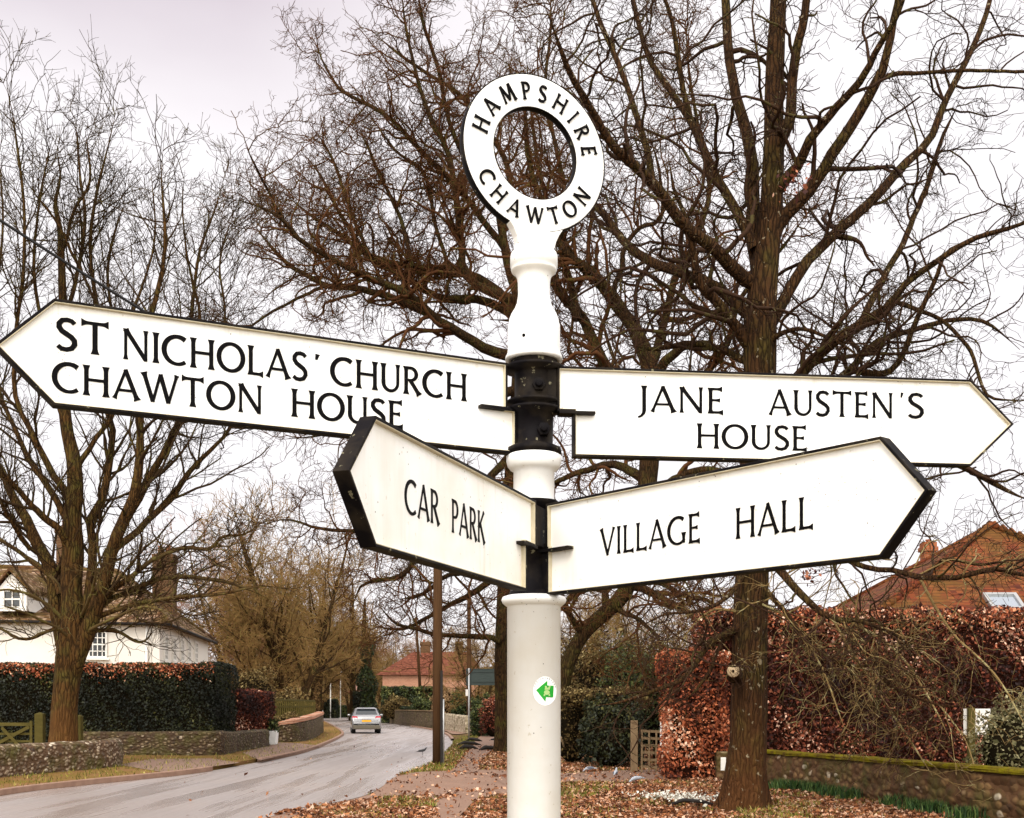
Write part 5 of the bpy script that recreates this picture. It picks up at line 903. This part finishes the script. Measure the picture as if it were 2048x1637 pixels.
# --- letterforms: flared incised capitals drawn as tapering strokes
def arc(cx, cy, rx, ry, a0, a1, n=14): return [(cx + rx*math.cos(R(a0+(a1-a0)*i/n)), cy + ry*math.sin(R(a0+(a1-a0)*i/n))) for i in range(n+1)]
TK, TN = .125, .088
def st(x0, y0, x1, y1, w_=TK, f0=1, f1=1): return ('s', (x0, y0), (x1, y1), w_, f0, f1)
def cv(pts, w0, w1=None, w2=None): return ('c', pts, w0, w1 if w1 is not None else w0, w2 if w2 is not None else w0)
GL = {'A': (.86, [st(.07, 0, .43, 1, TN, 1, 0), st(.79, 0, .41, 1, TK, 1, 0), st(.2, .3, .66, .3, TN*.9, 0, 0)]),
 'C': (.84, [cv(arc(.50, .5, .43, .455, 52, 308, 26), .15, .135, .12)]),
 'E': (.60, [st(.14, 0, .14, 1), st(.10, .95, .53, .95, TN, 0, 2), st(.14, .52, .46, .52, TN*.9, 0, 1.3), st(.10, .05, .56, .05, TN, 0, 2)]),
 'G': (.90, [cv(arc(.50, .5, .43, .455, 52, 318, 26), .14, .135, .1), st(.78, .06, .78, .42, TK, 0, 1.3)]),
 'H': (.86, [st(.13, 0, .13, 1), st(.73, 0, .73, 1), st(.13, .52, .73, .52, TN, 0, 0)]),
 'I': (.27, [st(.135, 0, .135, 1)]),
 'J': (.36, [st(.22, .02, .22, 1, TK, 0, 1), cv([(.22, .06), (.20, -.06), (.13, -.16), (.02, -.22)], .13, .10, .07)]),
 'K': (.72, [st(.13, 0, .13, 1), st(.16, .47, .60, 1, TN, 0, 1), st(.28, .58, .66, 0, TK, 0, 1)]),
 'L': (.60, [st(.14, 0, .14, 1), st(.10, .05, .57, .05, TN, 0, 2)]),
 'M': (1.0, [st(.12, 0, .2, 1, TN, 1, .4), st(.2, 1, .5, .12, TK, .4, 0), st(.5, .12, .8, 1, TN, 0, .4), st(.88, 0, .8, 1, TK, 1, .4)]),
 'N': (.90, [st(.13, 0, .13, 1, TN, 1, 1), st(.13, .98, .77, .03, TK, .6, 0), st(.77, 0, .77, 1, TN, 0, 1)]),
 'O': (.96, [cv(arc(.48, .5, .41, .455, -10, 350, 40), .13)]),
 'P': (.60, [st(.13, 0, .13, 1), cv([(.13, .95)] + arc(.30, .71, .22, .24, 90, -90, 12) + [(.13, .47)], .09, .13, .08)]),
 'R': (.70, [st(.13, 0, .13, 1), cv([(.13, .95)] + arc(.30, .73, .22, .22, 90, -90, 12) + [(.13, .51)], .09, .13, .08), st(.27, .53, .64, 0, TK, 0, 1)]),
 'S': (.58, [cv([(.50, .85), (.42, .93), (.31, .955), (.18, .93), (.10, .82), (.10, .71), (.17, .60), (.29, .52), (.41, .44), (.49, .34), (.50, .22), (.42, .09), (.29, .045), (.16, .06), (.06, .14)], .12, .145, .12)]),
 'T': (.78, [st(.39, 0, .39, .97, TK, 1, 0), st(.03, .95, .75, .95, TN, 2, 2)]),
 'U': (.80, [st(.13, .35, .13, 1, TK, 0, 1), cv([(.13, .42)] + arc(.40, .33, .27, .285, 180, 360, 18) + [(.67, .42)], .135, .10, .10), st(.67, .35, .67, 1, TN*1.1, 0, 1)]),
 'V': (.80, [st(.07, 1, .41, 0, TK, 1, 0), st(.74, 1, .39, 0, TN, 1, 0)]),
 'W': (1.2, [st(.07, 1, .36, .02, TK, 1, 0), st(.36, .02, .60, .98, TN, 0, 0), st(.60, .98, .86, .02, TK, 0, 0), st(.86, .02, 1.13, 1, TN, 0, 1)]),
 "'": (.22, [cv([(.10, .80), (.14, 1.0)], .05, .09, .11)])}
WT = [1.0]
def ribbons(ch):
    out = []
    for s in GL[ch][1]:
        if s[0] == 's':
            (x0, y0), (x1, y1), w_, f0, f1 = s[1:]; n = 12; P = [(x0+(x1-x0)*i/n, y0+(y1-y0)*i/n) for i in range(n+1)]; L = math.hypot(x1-x0, y1-y0); W = []
            for i in range(n+1):
                d0, d1 = L*i/n, L*(n-i)/n; W.append(w_*(1 + .75*f0*max(0, 1-d0/.17)**1.8 + .75*f1*max(0, 1-d1/.17)**1.8))
        else:
            P, w0, w1, w2 = s[1:]; n = len(P)-1; W = [((w0*(1-i/n*2)+w1*i/n*2) if i/n < .5 else (w1*(2-i/n*2)+w2*(i/n*2-1))) for i in range(n+1)]
            if ch in 'OCG': W = [wi*(.80+.34*abs(math.cos(math.atan2(P[i][1]-.5, P[i][0]-.48)))) for i, wi in enumerate(W)]
        W = [wi*WT[0] for wi in W]; Lf = []; Rt = []
        for i in range(len(P)):
            a = P[max(i-1, 0)]; b = P[min(i+1, len(P)-1)]
            if ch == 'O' and i in (0, len(P)-1): a, b = P[-2], P[1]
            dx, dy = b[0]-a[0], b[1]-a[1]; l = math.hypot(dx, dy); nx_, ny_ = -dy/l, dx/l; Lf.append((P[i][0]+nx_*W[i]/2, P[i][1]+ny_*W[i]/2)); Rt.append((P[i][0]-nx_*W[i]/2, P[i][1]-ny_*W[i]/2))
        out.append((Lf, Rt))
    return out
def put_glyph(m, ch, fn, h0, h1):      # fn(x, y, h) -> world point
    for j, (Lf, Rt) in enumerate(ribbons(ch)):
        n = len(Lf); e = j*.00035; vs = [fn(*p, h1+e) for p in Lf] + [fn(*p, h1+e) for p in Rt] + [fn(*p, h0) for p in Lf] + [fn(*p, h0) for p in Rt]
        fs = [(i, i+1, n+i+1, n+i) for i in range(n-1)] + [(i, i+1, 2*n+i+1, 2*n+i) for i in range(n-1)] + [(n+i, n+i+1, 3*n+i+1, 3*n+i) for i in range(n-1)] + [(0, n, 3*n, 2*n), (n-1, 2*n-1, 4*n-1, 3*n-1)]
        m.add(vs, fs)
def arm(p0, d, n_, L, tip, zc, su, sl_, words, att_up, fin, label, ts=None):
    p0 = Vector((*p0, 0)); d = Vector((*d, 0)); n_ = Vector((*n_, 0)); H = .125; RW = .0065; DP = .034; RC = .016
    def W(s, z, h): return p0 + d*s + n_*h + Vector((0, 0, zc+z))
    out = [(sl_, -H), (L, -H), (L+tip, 0), (L, H), (su, H)]
    if abs(su-sl_) > 1e-4: out += [(su, 0), (sl_, 0)]
    def offset(poly, w_):
        n = len(poly); res = []
        for i in range(n):
            a, b, c = Vector(poly[i-1]), Vector(poly[i]), Vector(poly[(i+1) % n]); d1, d2 = (b-a).normalized(), (c-b).normalized(); n1, n2 = Vector((-d1.y, d1.x)), Vector((-d2.y, d2.x)); k = (n1+n2); k = k / max(.3, k.dot(n1)); res.append(tuple(b + k*w_))
        return res
    inn = offset(out, RW); n = len(out); inn2 = offset(out, RW-.001)
    A = empty_part('arm', SP, label)
    m = MB(); m.prism([W(*q, -DP/2-.004) for q in inn2], n_*.008); pan = m
    ao = m.build('arm', M['white_paint'], SP); ao['label'] = label
    # lining inside the flange (white), front and back
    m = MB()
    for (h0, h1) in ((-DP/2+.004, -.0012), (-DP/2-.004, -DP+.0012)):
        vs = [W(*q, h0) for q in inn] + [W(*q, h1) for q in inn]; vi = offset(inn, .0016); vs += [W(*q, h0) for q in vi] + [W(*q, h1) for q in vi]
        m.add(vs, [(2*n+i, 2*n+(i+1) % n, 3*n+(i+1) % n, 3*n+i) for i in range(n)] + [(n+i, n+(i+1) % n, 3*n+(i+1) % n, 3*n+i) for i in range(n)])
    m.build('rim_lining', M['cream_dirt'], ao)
    m = MB(); vs = [W(*q, 0) for q in out] + [W(*q, 0) for q in inn] + [W(*q, -DP) for q in out] + [W(*q, -DP) for q in inn]
    m.add(vs, [(i, (i+1) % n, n+(i+1) % n, n+i) for i in range(n)] + [(2*n+i, 2*n+(i+1) % n, 3*n+(i+1) % n, 3*n+i) for i in range(n)] + [(i, (i+1) % n, 2*n+(i+1) % n, 2*n+i) for i in range(n)] + [(n+i, n+(i+1) % n, 3*n+(i+1) % n, 3*n+i) for i in range(n)])
    m.build('rim', M['black_paint'], ao, .0012)
    m = MB(); m.obox(W(fin/2-.02, -.004 + (.0), -DP/2+.002), d*(fin/2+.02), n_*.024, Vector((0, 0, .004)))
    zb = H/2 if att_up else -H/2; s_ax = (Vector((AX, AY, 0))-p0).dot(d); sE = su if att_up else sl_
    m.obox(W((s_ax+sE)/2, zb, -DP/2), d*(abs(sE-s_ax)/2-.001), n_*.012, Vector((0, 0, H/2-.008))); m.build('bracket', M['black_paint'], ao, .001)
    for wd, s0, s1, base, capv in words:
        m = MB()
        tot = sum(GL[c][0] for c in wd) + .06*(len(wd)-1) if wd != "'" else .22; k = (s1-s0)/tot; x = 0
        for c in wd:
            def fn(a, b, h, x=x): return W(s0 + (x+a)*k, base-zc+b*capv, h)
            put_glyph(m, c, fn, -RC+.001, -.0115); x += GL[c][0] + .06
        m.build('lettering', M['letter_black'], ao)
    return ao
def empty_part(*a): return None
CH = .0735
WT[0] = 1.12
arm((-.006, 3.264), (-.8988, -.4384), (.4384, -.8988), 1.184, .128, 2.427, .006, -.022, [('ST', 1.180, 1.058, 2.436, .077), ('NICHOLAS', 1.031, .572, 2.434, .074), ("'", .560, .538, 2.434, .074), ('CHURCH', .512, .124, 2.434, .0745), ('CHAWTON', 1.187, .688, 2.337, .072), ('HOUSE', .617, .309, 2.340, .072)], False, .091, 'upper left arm pointing to the church, lettered in two lines')
WT[0] = 1.0
arm((.1708, 3.264), (.9936, .1134), (.1134, -.9936), 1.164, .131, 2.418, -.045, 0, [('JANE', .184, .434, 2.426, .073), ('AUSTEN', .563, .936, 2.427, .073), ("'", .950, .967, 2.429, .073), ('S', .976, 1.028, 2.429, .073), ('HOUSE', .352, .679, 2.327, .0705)], True, .061, 'upper right arm lettered in two lines')
WT[0] = .92
arm((.0948, 3.228), (.6337, -.7736), (-.7736, -.6337), 1.047, .108, 2.030, -.004, 0, [('VILLAGE', .200, .548, 1.992, .071), ('HALL', .653, .873, 1.987, .0715)], False, .096, 'lower right arm, nearest the viewer at its tip')
WT[0] = .86
arm((.0476, 3.108), (-.3306, -.9438), (.9438, -.3306), .926, .113, 2.027, -.055, .025, [('CAR', .769, .587, 1.992, .073), ('PARK', .518, .306, 1.988, .075)], True, .074, 'lower left arm pointing steeply towards the viewer')
WT[0] = 1.08
# --- ring finial
th = R(24); dR = Vector((math.cos(th), math.sin(th), 0)); nR = Vector((math.sin(th), -math.cos(th), 0)); RC_ = Vector((AX, AY, 3.147))
def WR(x, z, h): return RC_ + dR*x + nR*h + Vector((0, 0, z))
def annulus(m, prof, n=96, mt=0):     # prof: closed loop of (radius, h)
    vs = [WR(r*math.cos(2*math.pi*i/n), r*math.sin(2*math.pi*i/n), h) for r, h in prof for i in range(n)]; k = len(prof)
    m.add(vs, [(a*n+i, a*n+(i+1) % n, ((a+1) % k)*n+(i+1) % n, ((a+1) % k)*n+i) for a in range(k) for i in range(n)], mt, True)
m = MB(); annulus(m, [(.1285, 0.0116), (.133, 0.0099), (.140, .0092), (.206, .0092), (.2125, 0.0102), (.2165, 0.0116), (.2165, -0.0116), (.2125, -0.0102), (.206, -.0092), (.140, -.0092), (.133, -.0099), (.1285, -0.0116)]); ro = m.build('name_ring', M['white_paint'], SP)
m = MB(); annulus(m, [(.2166, 0.0119), (.2195, 0.0119), (.2200, 0.0112), (.2200, -0.0112), (.2195, -0.0119), (.2166, -0.0119)]); m.build('outer_edge', M['black_paint'], ro); m = MB(); annulus(m, [(.1284, 0.0119), (.1266, 0.0119), (.1262, 0.0112), (.1262, -0.0112), (.1266, -0.0119), (.1284, -0.0119)]); m.build('inner_edge', M['black_paint'], ro)
m = MB()
def ring_text(txt, a0, a1, top, capv, rbase):
    tot = sum(GL[c][0] for c in txt) + .0*(len(txt)-1); gaps = len(txt)-1; span = R(abs(a1-a0)); rm = rbase + (capv/2 if top else -capv/2); free = span*rm - tot*capv*.94; gap = free/gaps; pos = 0
    for c in txt:
        wc = GL[c][0]*capv*.94; am = (pos + wc/2)/rm; ang = R(a0) + (-am if top else am)
        def fn(x, y, h, wc=wc, ang=ang):
            xx = (x - GL[c][0]/2)*capv*.94; yy = y*capv; rr_ = rbase + (yy if top else -yy)
            ex = Vector((math.sin(ang), -math.cos(ang))) if top else Vector((-math.sin(ang), math.cos(ang))); er = Vector((math.cos(ang), math.sin(ang)))
            p = er*rr_ + ex*xx; return WR(p.x, p.y, h)
        put_glyph(m, c, fn, .0088, .0140); pos += wc + gap
for a_ in (('HAMPSHIRE', 170, 8.5, True, .0475, .1480), ('CHAWTON', 206, 333.5, False, .0465, .1975)): m = MB(); ring_text(*a_); m.build('lettering', M['letter_black'], ro)
poly = [(-.082, -.2035)] + [(-.082+.02*k/3, -.2035-.03*math.sin(k/3*1.2)) for k in (1, 2, 3)] + [(-.055, -.262), (.055, -.262), (.060, -.2315), (.066, -.222), (.073, -.212), (.082, -.2035)]
arcp = [(.2195*math.sin(a), -.2203*math.cos(a)) for a in np.linspace(.38, -.38, 12)]
poly = [(-.082, -.2040), (-.070, -.222), (-.060, -.243), (-.0555, -.262), (.0555, -.262), (.060, -.243), (.070, -.222), (.082, -.2040)] + arcp[1:-1]
m = MB(); m.prism([WR(x, z, -0.0102) for x, z in poly], nR*.031); m.build('ring_bracket', M['white_paint'], SP, .003)
# --- way-mark sticker wrapped on the shaft
sk = None; Rr0 = .0751
def onshaft(px, py, lift):       # px, py: measured offsets in photo pixels from the shaft axis column and that row
    ph = math.asin(max(-1, min(1, (px-1067.5)*.0014043/Rr0))); r = Rr0 + lift; return (AX + r*math.sin(ph), AY - r*math.cos(ph), EYE + (HV-py)*.001378)
cg = lambda x, y: (1000 + x/12.8, 1320 + y/12.8)
def patch(m, poly, lift):
    c = (sum(p[0] for p in poly)/len(poly), sum(p[1] for p in poly)/len(poly)); dn = []
    for i in range(len(poly)):
        a, b = poly[i], poly[(i+1) % len(poly)]; dn += [(a[0]+(b[0]-a[0])*k/6, a[1]+(b[1]-a[1])*k/6) for k in range(6)]
    rings = [[(c[0]+(p[0]-c[0])*f, c[1]+(p[1]-c[1])*f) for p in dn] for f in (1, .8, .6, .4, .2)]; n = len(dn); vs = [onshaft(*p, lift) for r in rings for p in r] + [onshaft(*c, lift)]
    m.add(vs, [(k*n+i, k*n+(i+1) % n, (k+1)*n+(i+1) % n, (k+1)*n+i) for k in range(4) for i in range(n)] + [(4*n+i, 4*n+(i+1) % n, 5*n) for i in range(n)])
cxs, cys = cg(1130, 800); m = MB(); patch(m, [(cxs+23*math.cos(a), cys+29*math.sin(a)) for a in np.linspace(0, 6.283, 25)[:-1]], .0008); skr = m.build('waymark_sticker', M['white_paint'], SP)
m = MB(); patch(m, [cg(*p) for p in ((905, 780), (1185, 530), (1180, 657), (1172, 800), (1150, 950), (1135, 1075))], .0019); patch(m, [cg(*p) for p in ((1178, 657), (1340, 665), (1325, 965), (1148, 953))], .0021); m.build('arrow', M['sticker_green'], skr)
m = MB(); patch(m, [cg(1165+72*math.cos(a), 838+62*math.sin(a)) for a in np.linspace(0, 6.283, 17)[:-1]], .0030); patch(m, [cg(*p) for p in ((1110, 770), (1120, 690), (1155, 690), (1175, 745), (1200, 745), (1215, 690), (1250, 690), (1230, 770))], .0032)
for ex in (1138, 1230): patch(m, [cg(ex+26*math.cos(a), 690+22*math.sin(a)) for a in np.linspace(0, 6.283, 11)[:-1]], .0034)
for ex in (1105, 1225): patch(m, [cg(*p) for p in ((ex-18, 880), (ex+18, 880), (ex+20, 930), (ex-20, 930))], .0033)
m.build('emblem', M['sticker_pale'], skr)
m = MB()
for k, a in enumerate(np.linspace(200, 340, 13)):
    for rr_ in (25.0,):
        ca, sa = math.cos(R(a)), math.sin(R(a)); c0 = (cxs+19.5*ca*1.1, cys+26*sa); m_w = .9 + (k % 3)*.35
        patch(m, [(c0[0]-m_w, c0[1]-1.5), (c0[0]+m_w, c0[1]-1.5), (c0[0]+m_w, c0[1]+1.5), (c0[0]-m_w, c0[1]+1.5)], .0012)
m.build('faded_print', M['sticker_grey'], skr)
